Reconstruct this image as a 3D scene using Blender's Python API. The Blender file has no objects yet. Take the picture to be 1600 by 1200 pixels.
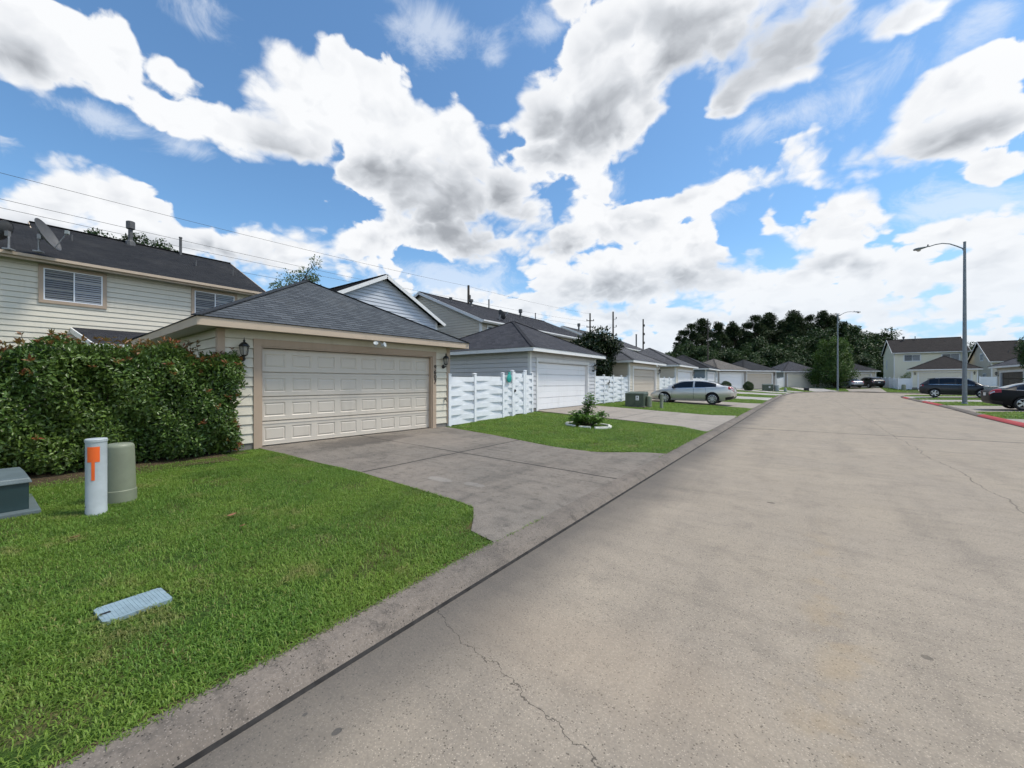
import bpy, bmesh, math, random
import numpy as np
from mathutils import Vector, Matrix
R = math.radians
rnd = random.Random(7)
rng = np.random.default_rng(11)
scene = bpy.context.scene
COL = scene.collection

# ------------------------------------------------------------------ mesh helpers
def link(o, parent=None):
    COL.objects.link(o)
    if parent is not None: o.parent = parent
    return o

def tag(o, label=None, cat=None, group=None, kind=None):
    if label: o['label'] = label
    if cat: o['category'] = cat
    if group: o['group'] = group
    if kind: o['kind'] = kind
    return o

def empty(name, loc, rz=0.0, label=None, cat=None, group=None):
    o = bpy.data.objects.new(name, None); o.empty_display_size = .2
    link(o); o.location = loc; o.rotation_euler = (0, 0, rz)
    return tag(o, label, cat, group)

def copy_tree(o, parent=None):
    c = o.copy(); COL.objects.link(c)
    if parent is not None: c.parent = parent
    for ch in o.children: copy_tree(ch, c)
    return c

class MB:
    def __init__(s): s.v = []; s.f = []; s.m = []; s.uv = []; s.mi = 0; s.has_uv = False
    def face(s, pts, uv=None):
        i = len(s.v); s.v += [tuple(p) for p in pts]
        s.f.append(tuple(range(i, i+len(pts)))); s.m.append(s.mi)
        if uv: s.has_uv = True
        s.uv.append(uv or [(0, 0)]*len(pts)); return s
    def mesh(s, verts, faces):
        i = len(s.v); s.v += [tuple(p) for p in verts]
        for f in faces:
            s.f.append(tuple(i+k for k in f)); s.m.append(s.mi); s.uv.append([(0, 0)]*len(f))
        return s
    def box(s, a, b, M=None):
        x0, y0, z0 = a; x1, y1, z1 = b
        vs = [(x0,y0,z0),(x1,y0,z0),(x1,y1,z0),(x0,y1,z0),(x0,y0,z1),(x1,y0,z1),(x1,y1,z1),(x0,y1,z1)]
        if M is not None: vs = [M @ Vector(p) for p in vs]
        return s.mesh(vs, [(0,3,2,1),(4,5,6,7),(0,1,5,4),(1,2,6,5),(2,3,7,6),(3,0,4,7)])
    def bar(s, p, q, w, h, up=(0,0,1)):
        p = Vector(p); q = Vector(q); d = q-p; L = d.length; d.normalize()
        u = Vector(up); x = d.cross(u)
        if x.length < 1e-4: x = d.cross(Vector((1,0,0)))
        x.normalize(); y = x.cross(d)
        M = Matrix((( x.x,d.x,y.x,p.x),(x.y,d.y,y.y,p.y),(x.z,d.z,y.z,p.z),(0,0,0,1)))
        return s.box((-w/2,0,-h/2),(w/2,L,h/2),M)
    def tube(s, pts, rad, n=8, caps=True):
        pts = [Vector(p) for p in pts]
        if not isinstance(rad, (list, tuple)): rad = [rad]*len(pts)
        rings = []; ref = None
        for i, p in enumerate(pts):
            d = (pts[min(i+1, len(pts)-1)] - pts[max(i-1, 0)])
            if d.length < 1e-9: d = Vector((0,0,1))
            d.normalize()
            if ref is None:
                ref = d.cross(Vector((0,0,1)))
                if ref.length < .05: ref = d.cross(Vector((1,0,0)))
            ref = ref - d*ref.dot(d); ref.normalize(); b = d.cross(ref)
            rings.append([p + (ref*math.cos(t)+b*math.sin(t))*rad[i] for t in [2*math.pi*k/n for k in range(n)]])
        vs = [v for r in rings for v in r]; fs = []
        for i in range(len(pts)-1):
            for k in range(n):
                a = i*n+k; b2 = i*n+(k+1) % n
                fs.append((a, b2, b2+n, a+n))
        if caps:
            fs.append(tuple(range(n))[::-1]); fs.append(tuple(len(vs)-n+k for k in range(n)))
        return s.mesh(vs, fs)
    def lathe(s, prof, c=(0,0,0), n=20, M=None):
        vs = []; fs = []; m = len(prof)
        for k in range(n):
            a = 2*math.pi*k/n
            for r, z in prof:
                p = Vector((r*math.cos(a), r*math.sin(a), z))
                p = (M @ p) if M is not None else p + Vector(c)
                vs.append(p)
        for k in range(n):
            k2 = (k+1) % n
            for j in range(m-1):
                fs.append((k*m+j, k2*m+j, k2*m+j+1, k*m+j+1))
        return s.mesh(vs, fs)
    def prism(s, poly, z0, z1):
        n = len(poly); vs = [(x,y,z0) for x,y in poly]+[(x,y,z1) for x,y in poly]
        fs = [tuple(range(n))[::-1], tuple(range(n, 2*n))]
        fs += [(i, (i+1) % n, n+(i+1) % n, n+i) for i in range(n)]
        return s.mesh(vs, fs)
    def build(s, name, mat, parent=None, smooth=False, bevel=0, merge=False, angle=None):
        me = bpy.data.meshes.new(name); me.from_pydata([tuple(p) for p in s.v], [], s.f)
        mats = mat if isinstance(mat, (list, tuple)) else [mat]
        for m in mats: me.materials.append(m)
        if len(mats) > 1: me.polygons.foreach_set('material_index', s.m)
        if s.has_uv:
            l = me.uv_layers.new(name='UVMap')
            l.data.foreach_set('uv', [c for f in s.uv for p in f for c in p])
        if merge or bevel:
            bm = bmesh.new(); bm.from_mesh(me)
            bmesh.ops.remove_doubles(bm, verts=bm.verts, dist=1e-5)
            if bevel:
                ed = [e for e in bm.edges if len(e.link_faces) == 2 and e.calc_face_angle(0) > .6]
                bmesh.ops.bevel(bm, geom=ed, offset=bevel, segments=2, affect='EDGES', profile=.6)
            bm.to_mesh(me); bm.free()
        if smooth:
            me.polygons.foreach_set('use_smooth', [True]*len(me.polygons))
            me.set_sharp_from_angle(angle=R(angle or 40))
        me.update()
        return link(bpy.data.objects.new(name, me), parent)

def np_mesh(name, verts, tris, mat, parent=None, smooth=False, quads=None):
    """fast mesh from numpy arrays (faces of equal size)"""
    me = bpy.data.meshes.new(name)
    nv = len(verts); k = tris.shape[1]; nf = len(tris)
    me.vertices.add(nv); me.vertices.foreach_set('co', np.ascontiguousarray(verts, dtype=np.float32).ravel())
    me.loops.add(nf*k); me.loops.foreach_set('vertex_index', tris.astype(np.int32).ravel())
    me.polygons.add(nf)
    me.polygons.foreach_set('loop_start', np.arange(0, nf*k, k, dtype=np.int32))
    me.polygons.foreach_set('loop_total', np.full(nf, k, dtype=np.int32))
    if smooth: me.polygons.foreach_set('use_smooth', np.ones(nf, dtype=bool))
    me.materials.append(mat); me.update(calc_edges=True)
    return link(bpy.data.objects.new(name, me), parent)

# ------------------------------------------------------------------ node helpers
class NT:
    def __init__(s, tree): s.t = tree
    def n(s, typ, **kw):
        nd = s.t.nodes.new('ShaderNode'+typ)
        for k, v in kw.items(): setattr(nd, k, v)
        return nd
    def put(s, sock, v):
        if v is None: return
        if hasattr(v, 'is_linked') or hasattr(v, 'links'): s.t.links.new(v, sock)
        elif isinstance(v, (tuple, list)):
            if sock.type == 'RGBA' and len(v) == 3: v = (*v, 1)
            sock.default_value = v
        else: sock.default_value = v
    def math(s, op, a, b=None, c=None, clamp=False):
        nd = s.n('Math', operation=op, use_clamp=clamp)
        for i, v in enumerate((a, b, c)): s.put(nd.inputs[i], v)
        return nd.outputs[0]
    def vec(s, op, a, b=None, c=None, scale=None):
        nd = s.n('VectorMath', operation=op)
        for i, v in enumerate((a, b, c)): s.put(nd.inputs[i], v)
        if scale is not None: s.put(nd.inputs['Scale'], scale)
        return nd.outputs['Value'] if op in ('LENGTH', 'DOT_PRODUCT', 'DISTANCE') else nd.outputs[0]
    def noise(s, vec, scale, detail=4, rough=.55, dist=0, out='Fac', dims='3D'):
        nd = s.n('TexNoise', noise_dimensions=dims); s.put(nd.inputs['Vector'], vec)
        nd.inputs['Scale'].default_value = scale; nd.inputs['Detail'].default_value = detail
        nd.inputs['Roughness'].default_value = rough; nd.inputs['Distortion'].default_value = dist
        return nd.outputs[out]
    def voro(s, vec, scale, feature='F1', out='Distance', rand=1, detail=0):
        nd = s.n('TexVoronoi', feature=feature); s.put(nd.inputs['Vector'], vec)
        nd.inputs['Scale'].default_value = scale; nd.inputs['Randomness'].default_value = rand
        if 'Detail' in nd.inputs: nd.inputs['Detail'].default_value = detail
        return nd.outputs[out]
    def ramp(s, fac, stops, interp='LINEAR'):
        nd = s.n('ValToRGB'); s.put(nd.inputs[0], fac); cr = nd.color_ramp; cr.interpolation = interp
        while len(cr.elements) < len(stops): cr.elements.new(.5)
        for e, (p, c) in zip(cr.elements, stops):
            e.position = p; e.color = (*c, 1) if isinstance(c, (tuple, list)) else (c, c, c, 1)
        return nd.outputs[0]
    def mix(s, fac, a, b, blend='MIX'):
        nd = s.n('Mix', data_type='RGBA', blend_type=blend)
        s.put(nd.inputs[0], fac); s.put(nd.inputs[6], a); s.put(nd.inputs[7], b)
        return nd.outputs[2]
    def smooth(s, x, a, b, lo=0., hi=1.):
        nd = s.n('MapRange', interpolation_type='SMOOTHSTEP'); s.put(nd.inputs[0], x)
        nd.inputs[1].default_value = a; nd.inputs[2].default_value = b
        nd.inputs[3].default_value = lo; nd.inputs[4].default_value = hi
        return nd.outputs[0]
    def xyz(s, v):
        nd = s.n('SeparateXYZ'); s.put(nd.inputs[0], v); return nd.outputs
    def comb(s, x, y, z):
        nd = s.n('CombineXYZ')
        for i, v in enumerate((x, y, z)): s.put(nd.inputs[i], v)
        return nd.outputs[0]
    def coord(s, out='Object'): return s.n('TexCoord').outputs[out]
    def scale(s, v, k): return s.vec('MULTIPLY', v, k)
    def bump(s, h, strength=.3, dist=.01, normal=None):
        nd = s.n('Bump'); nd.inputs['Strength'].default_value = strength; nd.inputs['Distance'].default_value = dist
        s.put(nd.inputs['Height'], h); s.put(nd.inputs['Normal'], normal); return nd.outputs[0]

MATS = {}
def material(name):
    m = bpy.data.materials.new(name); m.use_nodes = True
    nt = m.node_tree; nt.nodes.clear(); g = NT(nt)
    out = g.n('OutputMaterial'); b = g.n('BsdfPrincipled')
    nt.links.new(b.outputs[0], out.inputs[0]); g.out = out; g.bsdf = b
    MATS[name] = m
    return m, g, b
def setb(g, b, col=None, rough=None, normal=None, metal=None, spec=None, coat=None):
    g.put(b.inputs['Base Color'], col); g.put(b.inputs['Roughness'], rough); g.put(b.inputs['Normal'], normal)
    g.put(b.inputs['Metallic'], metal)
    if spec is not None: b.inputs['Specular IOR Level'].default_value = spec
    if coat is not None: b.inputs['Coat Weight'].default_value = coat; b.inputs['Coat Roughness'].default_value = .05

def mat_paint(name, col, rough=.55, dirt=.25, dscale=1.2, spec=.35, bumpy=.0, streak=True):
    """painted boards: base colour, faint weather streaks and blotches of dirt"""
    m, g, b = material(name)
    co = g.coord()
    n1 = g.noise(co, dscale, 5, .6)
    n2 = g.noise(g.scale(co, (6, 6, .7)), 1.5, 4, .6) if streak else g.noise(co, 9, 3)
    f = g.math('MULTIPLY', g.smooth(n1, .4, .75), g.smooth(n2, .35, .7))
    dark = tuple(c*.62*k for c, k in zip(col, (1, .97, .9)))
    c = g.mix(g.math('MULTIPLY', f, dirt), col, dark)
    fine = g.noise(co, 40, 3)
    c = g.mix(g.smooth(fine, .35, .75, 0, .09), c, tuple(x*.8 for x in col))
    nm = g.bump(g.noise(g.scale(co, (1, 1, 14)), 9, 4), bumpy, .004) if bumpy else None
    setb(g, b, c, rough, nm, spec=spec)
    return m
def mat_plain(name, col, rough=.5, metal=0., spec=.5, var=.15, scale=6., coat=None):
    m, g, b = material(name)
    n = g.noise(g.coord(), scale, 4)
    c = g.mix(g.smooth(n, .35, .7), col, tuple(x*(1-var) for x in col))
    setb(g, b, c, g.smooth(n, .2, .8, rough*.9, min(1, rough*1.1)), None, metal, spec, coat)
    return m
def mat_glass(name, tint=(.02,.025,.03), rough=.03, transp=.0):
    m, g, b = material(name)
    setb(g, b, tint, rough, g.bump(g.noise(g.coord(), .9, 1), .06, .05), spec=.6)
    if transp:
        t = g.n('BsdfTransparent'); mx = g.n('MixShader'); mx.inputs[0].default_value = transp
        g.t.links.new(b.outputs[0], mx.inputs[1]); g.t.links.new(t.outputs[0], mx.inputs[2]); g.t.links.new(mx.outputs[0], g.out.inputs[0])
    return m
def mat_leaf(name, cols, rough=.5, transl=.25, spec=.4, hue_scale=None, extra=None):
    """leaves: each leaf takes its own tint, with a second slower variation through the crown"""
    m, g, b = material(name)
    isl = g.n('NewGeometry').outputs['Random Per Island']
    n = len(cols)
    c = g.ramp(isl, [(i/(n-1)*(.94 if extra else 1), col) for i, col in enumerate(cols)]+([(1.0, extra)] if extra else []))
    slow = g.noise(g.coord(), hue_scale or .6, 2)
    c = g.mix(g.smooth(slow, .35, .7, 0, .45), c, tuple(x*k for x, k in zip(cols[-1], (1.15, 1.05, .8))))
    if extra:    # turf: worn straw-coloured and deeper green patches
        c = g.mix(g.smooth(g.noise(g.coord(), 2.1, 5, .65), .50, .68, 0, .55), c, tuple(x*.55 for x in cols[1]))
        c = g.mix(g.smooth(g.noise(g.vec('ADD', g.coord(), (7, 3, 0)), 1.5, 6, .72), .54, .70, 0, .62), c, extra)
    setb(g, b, c, rough, spec=spec)
    t = g.n('BsdfTranslucent'); g.put(t.inputs[0], g.mix(.5, c, tuple(x*1.3 for x in cols[-1])))
    mx = g.n('MixShader'); mx.inputs[0].default_value = transl
    g.t.links.new(b.outputs[0], mx.inputs[1]); g.t.links.new(t.outputs[0], mx.inputs[2]); g.t.links.new(mx.outputs[0], g.out.inputs[0])
    return m
def mat_shingle(name, c1, c2, stain=(.16,.14,.12), stain_amt=.4):
    m, g, b = material(name)
    uv = g.coord('UV'); co = g.coord()
    br = g.n('TexBrick', offset=.5, squash=1.0)
    wob = g.vec('ADD', uv, g.scale(g.vec('SUBTRACT', g.noise(uv, 3, 2, out='Color'), (.5,.5,.5)), (.05,.02,0)))
    g.put(br.inputs['Vector'], wob)
    g.put(br.inputs['Color1'], c1); g.put(br.inputs['Color2'], c2); g.put(br.inputs['Mortar'], tuple(x*.35 for x in c1))
    br.inputs['Scale'].default_value = 1.0; br.inputs['Mortar Size'].default_value = .006; br.inputs['Mortar Smooth'].default_value = .2
    br.inputs['Brick Width'].default_value = .24; br.inputs['Row Height'].default_value = .14; br.inputs['Bias'].default_value = 0
    big = g.noise(co, .55, 5, .65)
    c = g.mix(g.smooth(big, .45, .75, 0, stain_amt), br.outputs['Color'], stain)
    str_ = g.noise(g.scale(uv, (2.2, .22, 1)), 1.3, 4, .6)
    c = g.mix(g.smooth(str_, .5, .8, 0, .35), c, tuple(x*.5 for x in c1))
    gr = g.noise(co, 160, 2)
    c = g.mix(g.smooth(gr, .45, .75, 0, .35), c, tuple(min(1, x*2.0) for x in c2))
    h = g.math('ADD', g.math('MULTIPLY', br.outputs['Fac'], -.6), g.math('MULTIPLY', gr, .5))
    setb(g, b, c, .9, g.bump(h, .5, .006), spec=.25)
    return m
# ------------------------------------------------------------------ materials
M = {}
M['cream'] = mat_paint('cream_siding_paint', (.64, .595, .485), dirt=.35, bumpy=.15)
M['cream_house'] = mat_paint('pale_beige_siding_paint', (.645, .60, .495), dirt=.35, bumpy=.15)
M['tan_trim'] = mat_paint('tan_trim_paint', (.42, .32, .235), dirt=.3)
M['fascia_tan'] = mat_paint('fascia_tan_paint', (.50, .40, .30), dirt=.4)
M['cream_door'] = mat_paint('cream_door_paint', (.575, .52, .44), .45, dirt=.3, dscale=.9)
M['grey_siding'] = mat_paint('light_grey_siding_paint', (.56, .56, .57), dirt=.3, bumpy=.15)
M['blue_grey_siding'] = mat_paint('pale_blue_grey_siding_paint', (.50, .53, .58), dirt=.25, bumpy=.1)
M['beige_siding'] = mat_paint('beige_siding_paint', (.58, .53, .44), dirt=.25, bumpy=.1)
M['slate_siding'] = mat_paint('slate_blue_siding_paint', (.20, .25, .28), dirt=.25)
M['taupe_siding'] = mat_paint('taupe_siding_paint', (.30, .28, .25), dirt=.25)
M['yellow_siding'] = mat_paint('pale_yellow_siding_paint', (.74, .705, .57), dirt=.2)
M['white_trim'] = mat_paint('white_trim_paint', (.72, .72, .71), dirt=.3)
M['white_door'] = mat_paint('white_door_paint', (.78, .78, .78), .45, dirt=.3, dscale=.8)
M['tan_door'] = mat_paint('tan_door_paint', (.52, .46, .38), .5, dirt=.25)
M['ivory_door'] = mat_paint('ivory_door_paint', (.66, .63, .53), .5, dirt=.25)
M['dark_door'] = mat_paint('dark_brown_door_paint', (.06, .05, .04), .5, dirt=.2)
M['vinyl'] = mat_plain('white_vinyl', (.80, .82, .84), .35, var=.07, scale=2)
M['soffit'] = mat_paint('soffit_paint', (.5, .46, .4), dirt=.2)
M['sh_grey'] = mat_shingle('grey_asphalt_shingles', (.045,.052,.060), (.085,.095,.105), (.13,.13,.125), .3)
M['sh_dark'] = mat_shingle('charcoal_shingles', (.030,.031,.038), (.062,.063,.072), (.09,.085,.08), .3)
M['sh_black'] = mat_shingle('aged_black_shingles', (.015,.016,.019), (.028,.029,.032), (.070,.067,.063), .30)
M['sh_brown'] = mat_shingle('brown_grey_shingles', (.10,.09,.078), (.15,.135,.12), (.18,.16,.13), .4)
M['sh_mid'] = mat_shingle('weathered_grey_shingles', (.07,.07,.075), (.115,.115,.12), (.14,.135,.13), .4)
M['sh_umber'] = mat_shingle('dark_brown_shingles', (.017,.0145,.014), (.030,.026,.025), (.045,.038,.034), .3)
M['black_metal'] = mat_plain('black_metal', (.012,.012,.012), .45)
M['bronze'] = mat_plain('dark_bronze_metal', (.035,.03,.025), .5, .3)
M['galv'] = mat_plain('galvanised_metal', (.28,.29,.30), .5, .5)
M['flue'] = mat_plain('weathered_flue_metal', (.10,.10,.10), .6, .2)
M['lamp_glass'] = mat_glass('lantern_glass', (.35,.33,.28), .15, .35)
M['pane'] = mat_glass('window_glass', (.015,.018,.022), .03, .72)
M['car_glass'] = mat_glass('tinted_car_glass', (.004,.004,.006), .03)
M['blind'] = mat_plain('window_blind', (.56,.60,.65), .6, var=.1)
M['blind_dark'] = mat_plain('shaded_window_blind', (.30,.33,.36), .6, var=.1)
M['room_dark'] = mat_plain('dark_room', (.02,.022,.025), .9)
M['trans_dark'] = mat_plain('dark_green_enamel', (.020,.045,.048), .42, var=.2, scale=3)
M['trans_top'] = mat_plain('faded_green_enamel', (.12,.155,.16), .5, var=.2, scale=3)
M['trans_green'] = mat_plain('transformer_green_enamel', (.075,.10,.068), .5, var=.25, scale=4)
M['ped_green'] = mat_plain('pale_green_plastic', (.205,.225,.155), .5, var=.14, scale=5)
M['post_white'] = mat_plain('weathered_white_plastic', (.40,.44,.45), .5, var=.16, scale=5)
M['post_grey'] = mat_plain('grey_plastic', (.30,.33,.32), .55, var=.16, scale=5)
M['orange'] = mat_plain('orange_marker_tape', (.85,.13,.015), .5, var=.08)
M['lid'] = mat_plain('blue_grey_plastic_lid', (.25,.34,.38), .55, var=.2, scale=14)
M['label_white'] = mat_plain('white_label', (.8,.8,.8), .5, var=.05)
M['teal'] = mat_plain('turquoise_ornament', (.02,.36,.31), .4, var=.3, scale=20)
M['stone_white'] = mat_paint('whitewashed_edging_stone', (.66,.66,.58), .8, dirt=.6, dscale=6, streak=False)
M['pole_grey'] = mat_plain('street_lamp_steel', (.20,.225,.24), .5, .4, var=.12)
M['wood_pole'] = mat_plain('creosoted_pole_wood', (.075,.06,.048), .85, var=.3, scale=3)
M['wire'] = mat_plain('black_cable', (.02,.02,.02), .6)
M['bark'] = mat_plain('tree_bark', (.075,.058,.042), .9, var=.45, scale=9)
M['bark_pine'] = mat_plain('pine_bark', (.10,.075,.055), .9, var=.45, scale=4)
M['twig'] = mat_plain('hedge_twig', (.05,.038,.025), .9, var=.3)
M['rubber'] = mat_plain('tyre_rubber', (.013,.013,.014), .8)
M['rim'] = mat_plain('alloy_rim', (.62,.63,.64), .28, .7)
M['plastic_black'] = mat_plain('black_trim_plastic', (.012,.012,.013), .5)
M['chrome'] = mat_plain('chrome_trim', (.7,.7,.72), .15, 1.)
M['red_lens'] = mat_plain('red_lamp_lens', (.35,.012,.015), .15, spec=.7)
M['clear_lens'] = mat_plain('clear_lamp_lens', (.6,.62,.64), .12, spec=.8)
M['plate'] = mat_plain('number_plate', (.7,.7,.68), .4)
def car_paint(name, col, metal=.5, rough=.3):
    m, g, b = material(name)
    f = g.noise(g.coord(), 400, 1)
    setb(g, b, g.mix(g.smooth(f, .4, .7, 0, .12), col, tuple(min(1, c*1.5) for c in col)), rough, None, metal, .5 if max(col) > .02 else .25, .8 if max(col) > .2 else (.35 if max(col) > .02 else 0.))
    return m
M['champagne'] = car_paint('champagne_metallic_paint', (.60,.57,.52), .55)
M['graphite'] = car_paint('graphite_metallic_paint', (.024,.0245,.026), .3, .4)
M['black_paint'] = car_paint('black_car_paint', (.004,.004,.005), .0, .5)
M['silver'] = car_paint('silver_car_paint', (.33,.35,.38), .5)

M['hedge_leaf'] = mat_leaf('hedge_leaf', [(.021,.044,.012),(.046,.096,.020),(.074,.146,.030),(.135,.215,.046)], .38, .18, .45, .8)
M['hedge_red'] = mat_leaf('red_new_leaf', [(.19,.040,.022),(.28,.075,.035),(.24,.12,.04),(.15,.14,.04)], .42, .3, .4, 2)
M['tree_leaf'] = mat_leaf('broad_tree_leaf', [(.018,.038,.013),(.032,.064,.020),(.050,.090,.026)], .5, .15, .3)
M['magnolia_leaf'] = mat_leaf('dark_glossy_leaf', [(.008,.016,.006),(.014,.030,.009),(.026,.048,.014)], .4, .1, .35)
M['bright_leaf'] = mat_leaf('bright_tree_leaf', [(.032,.070,.014),(.055,.11,.022),(.085,.15,.032)], .5, .25, .3)
M['pale_leaf'] = mat_leaf('pale_sparse_leaf', [(.05,.085,.03),(.08,.12,.045),(.11,.16,.06)], .5, .35, .3)
M['fig_leaf'] = mat_leaf('fig_shrub_leaf', [(.045,.10,.016),(.08,.17,.03),(.13,.25,.05)], .45, .25, .35, 2)
M['pine_leaf'] = mat_leaf('pine_needle', [(.017,.032,.014),(.028,.050,.018),(.045,.072,.026)], .6, .1, .2)
M['grass_blade'] = mat_leaf('grass_blade', [(.052,.122,.018),(.098,.205,.026),(.146,.275,.038),(.22,.33,.065)], .5, .4, .3, .9, (.34,.27,.12))
M['dry_leaf'] = mat_plain('dry_brown_leaf', (.22,.09,.04), .7, var=.3, scale=20)

def mat_grass_ground():
    m, g, b = material('lawn_turf')
    co = g.coord()
    n1 = g.noise(co, .8, 5, .6); n2 = g.noise(co, 14, 4, .65); n3 = g.noise(co, 90, 3, .6)
    c = g.mix(n2, (.036,.080,.014), (.072,.140,.024))
    c = g.mix(g.smooth(n1, .48, .72, 0, .7), c, (.095,.118,.034))
    dry = g.math('MULTIPLY', g.smooth(g.noise(co, 2.2, 5, .7), .46, .64), g.smooth(n3, .3, .55))
    c = g.mix(g.math('MULTIPLY', dry, .8), c, (.17,.125,.065))
    c = g.mix(g.smooth(n3, .3, .7, .45, 0), c, (.016,.028,.009))
    setb(g, b, c, .95, g.bump(g.math('ADD', n2, n3), .8, .03), spec=.1)
    return m
M['turf'] = mat_grass_ground()
def mat_soil():
    m, g, b = material('leaf_litter_soil')
    co = g.coord(); n = g.noise(co, 12, 5, .7); v = g.voro(co, 26, out='Color')
    c = g.mix(n, (.03,.022,.014), (.10,.075,.045))
    c = g.mix(g.smooth(g.noise(v, 3, 1), .5, .7, 0, .6), c, (.16,.12,.07))
    setb(g, b, c, .95, g.bump(n, .8, .03), spec=.1); return m
M['soil'] = mat_soil()

def concrete(name, base, dark, warm, speck=.5, joints=None, gutter=None, cracks=False, patch=None, mottle=0.):
    """weathered concrete: aggregate specks, stains with their own shape, sawn joints"""
    m, g, b = material(name); co = g.coord(); X, Y, Z = g.xyz(co)
    big = g.noise(co, .42, 6, .62); mid = g.noise(co, 2.3, 5, .62)
    stretch = g.noise(g.scale(co, (1.6, .22, 1)), 1.1, 5, .6)
    c = g.mix(g.smooth(big, .35, .68), base, warm)
    c = g.mix(g.smooth(stretch, .46, .74, 0, .55), c, dark)
    c = g.mix(g.smooth(mid, .48, .72, 0, .45), c, dark)
    brush = g.noise(g.scale(co, (.28, 2.4, 1)), 2.0, 5, .65)
    c = g.mix(g.smooth(brush, .45, .75, 0, .40), c, dark)
    c = g.mix(g.smooth(g.noise(g.vec('ADD', co, (9, 4, 0)), .75, 6, .65), .50, .72, 0, .5), c, tuple(x*1.16 for x in warm))
    if mottle:
        mo = g.noise(co, 6.5, 7, .74)
        c = g.mix(g.smooth(mo, .50, .68, 0, mottle), c, tuple(x*.75 for x in dark)); c = g.mix(g.smooth(mo, .30, .46, mottle*.5, 0), c, tuple(x*1.3 for x in warm))
    fine = g.noise(co, 55, 4, .75)
    c = g.mix(g.smooth(fine, .40, .68, .32, 0), c, tuple(x*.42 for x in base))
    v = g.voro(co, 62); sp = g.smooth(v, .16, .34, 1, 0)
    keep = g.smooth(g.noise(co, 22, 2), .47, .56)
    c = g.mix(g.math('MULTIPLY', g.math('MULTIPLY', sp, keep), speck), c, tuple(x*.22 for x in base))
    v2 = g.voro(g.vec('ADD', co, (3.3, 1.7, 0)), 80); sp2 = g.smooth(v2, .12, .30, 1, 0)
    c = g.mix(g.math('MULTIPLY', sp2, speck*.6), c, tuple(min(.8, x*1.8) for x in base))
    h = g.math('ADD', fine, g.math('MULTIPLY', v, .7))
    wob = g.math('SUBTRACT', g.noise(co, 3.0, 5, .7), .5)
    wob2 = g.math('SUBTRACT', g.noise(co, .7, 3, .6), .5)
    def line(coord, at, w, jitter, k, mask=None, col=(.03,.027,.025)):
        nonlocal c
        d = g.math('ABSOLUTE', g.math('ADD', g.math('SUBTRACT', coord, at), g.math('MULTIPLY', wob, jitter)))
        f = g.smooth(d, w*.5, w, k, 0)
        if mask is not None: f = g.math('MULTIPLY', f, mask)
        c = g.mix(f, c, col)
    for ax, at, w, jit, k in joints or []:
        line(X if ax == 'x' else Y, at, w, jit, k)
    if gutter is not None:
        lat, w = gutter
        d = g.math('SUBTRACT', X, lat)
        f = g.smooth(g.math('ADD', d, g.math('MULTIPLY', wob2, .9)), 0, w, .72, 0)
        c = g.mix(f, c, (.075,.070,.066))
    if cracks:
        near = g.math('MULTIPLY', g.smooth(X, -.75, -.55, 1, 0), 1)
        yy = g.math('ADD', Y, g.math('MULTIPLY', X, .27))
        line(yy, 1.42, .0055, .30, .7, near)
        line(g.math('ADD', X, g.math('MULTIPLY', wob2, .5)), 2.25, .011, .16, .55, g.smooth(Y, 3, 6))
        line(g.math('ADD', Y, g.math('MULTIPLY', X, -.06)), 16.6, .10, .10, .5)
        line(g.math('ADD', Y, g.math('MULTIPLY', X, -.02)), 33.5, .14, .15, .55, g.smooth(X, 1.5, 3.5))
        line(Y, 12.4, .018, .03, .4); line(Y, 27, .05, .05, .4); line(Y, 46, .1, .05, .4)
        # a rusty drip trail and a pale orange bloom
        trail = g.math('ABSOLUTE', g.math('ADD', g.math('SUBTRACT', X, .15), g.math('MULTIPLY', wob2, 1.1)))
        f = g.math('MULTIPLY', g.smooth(trail, .0, .26, .26, 0), g.smooth(g.noise(co, 2.6, 4), .46, .62))
        f = g.math('MULTIPLY', f, g.smooth(Y, 6.5, 4.0)); f = g.math('MULTIPLY', f, g.smooth(Y, 1.0, 2.0))
        c = g.mix(f, c, (.34,.24,.12))
        dd = g.vec('LENGTH', g.vec('MULTIPLY', g.vec('SUBTRACT', co, (-.9, 2.25, 0)), (1.0, 1.9, 0)))
        c = g.mix(g.smooth(g.math('ADD', dd, g.math('MULTIPLY', wob2, 1.6)), .0, 1.3, .22, 0), c, (.40,.31,.22))
    if patch:
        for (px, py, sx, sy, col, k) in patch:
            dd = g.vec('LENGTH', g.vec('MULTIPLY', g.vec('SUBTRACT', co, (px, py, 0)), (1/sx, 1/sy, 0)))
            c = g.mix(g.smooth(g.math('ADD', dd, g.math('MULTIPLY', wob, 1.5)), .75, 1.0, k, 0), c, col)
    setb(g, b, c, .9, g.bump(h, .45, .005), spec=.2)
    return m
M['road'] = concrete('street_concrete', (.335,.286,.227), (.205,.177,.145), (.362,.306,.235), .8, mottle=.22, gutter=(-2.15, .95), cracks=True, patch=[(-1.78,1.04,.018,.026,(.05,.05,.05),.7),(-2.0,1.0,.012,.014,(.05,.05,.05),.6),(-.36,6.5,.05,.03,(.07,.06,.05),.7),(.6,3.4,.03,.03,(.05,.045,.04),.5)])
M['drive_near'] = concrete('dark_driveway_concrete', (.208,.186,.159), (.085,.077,.069), (.25,.215,.178), .8, mottle=.6,
    joints=[('x', -5.85, .032, .04, .9), ('y', 6.15, .032, .05, .9)],
    patch=[(-4.55,4.35,.28,.12,(.34,.32,.29),.35), (-3.95,4.45,.20,.10,(.34,.32,.29),.3), (-7.6,6.9,1.3,1.0,(.27,.23,.19),.35), (-8.6,5.8,.6,1.5,(.07,.062,.056),.5)])
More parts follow.
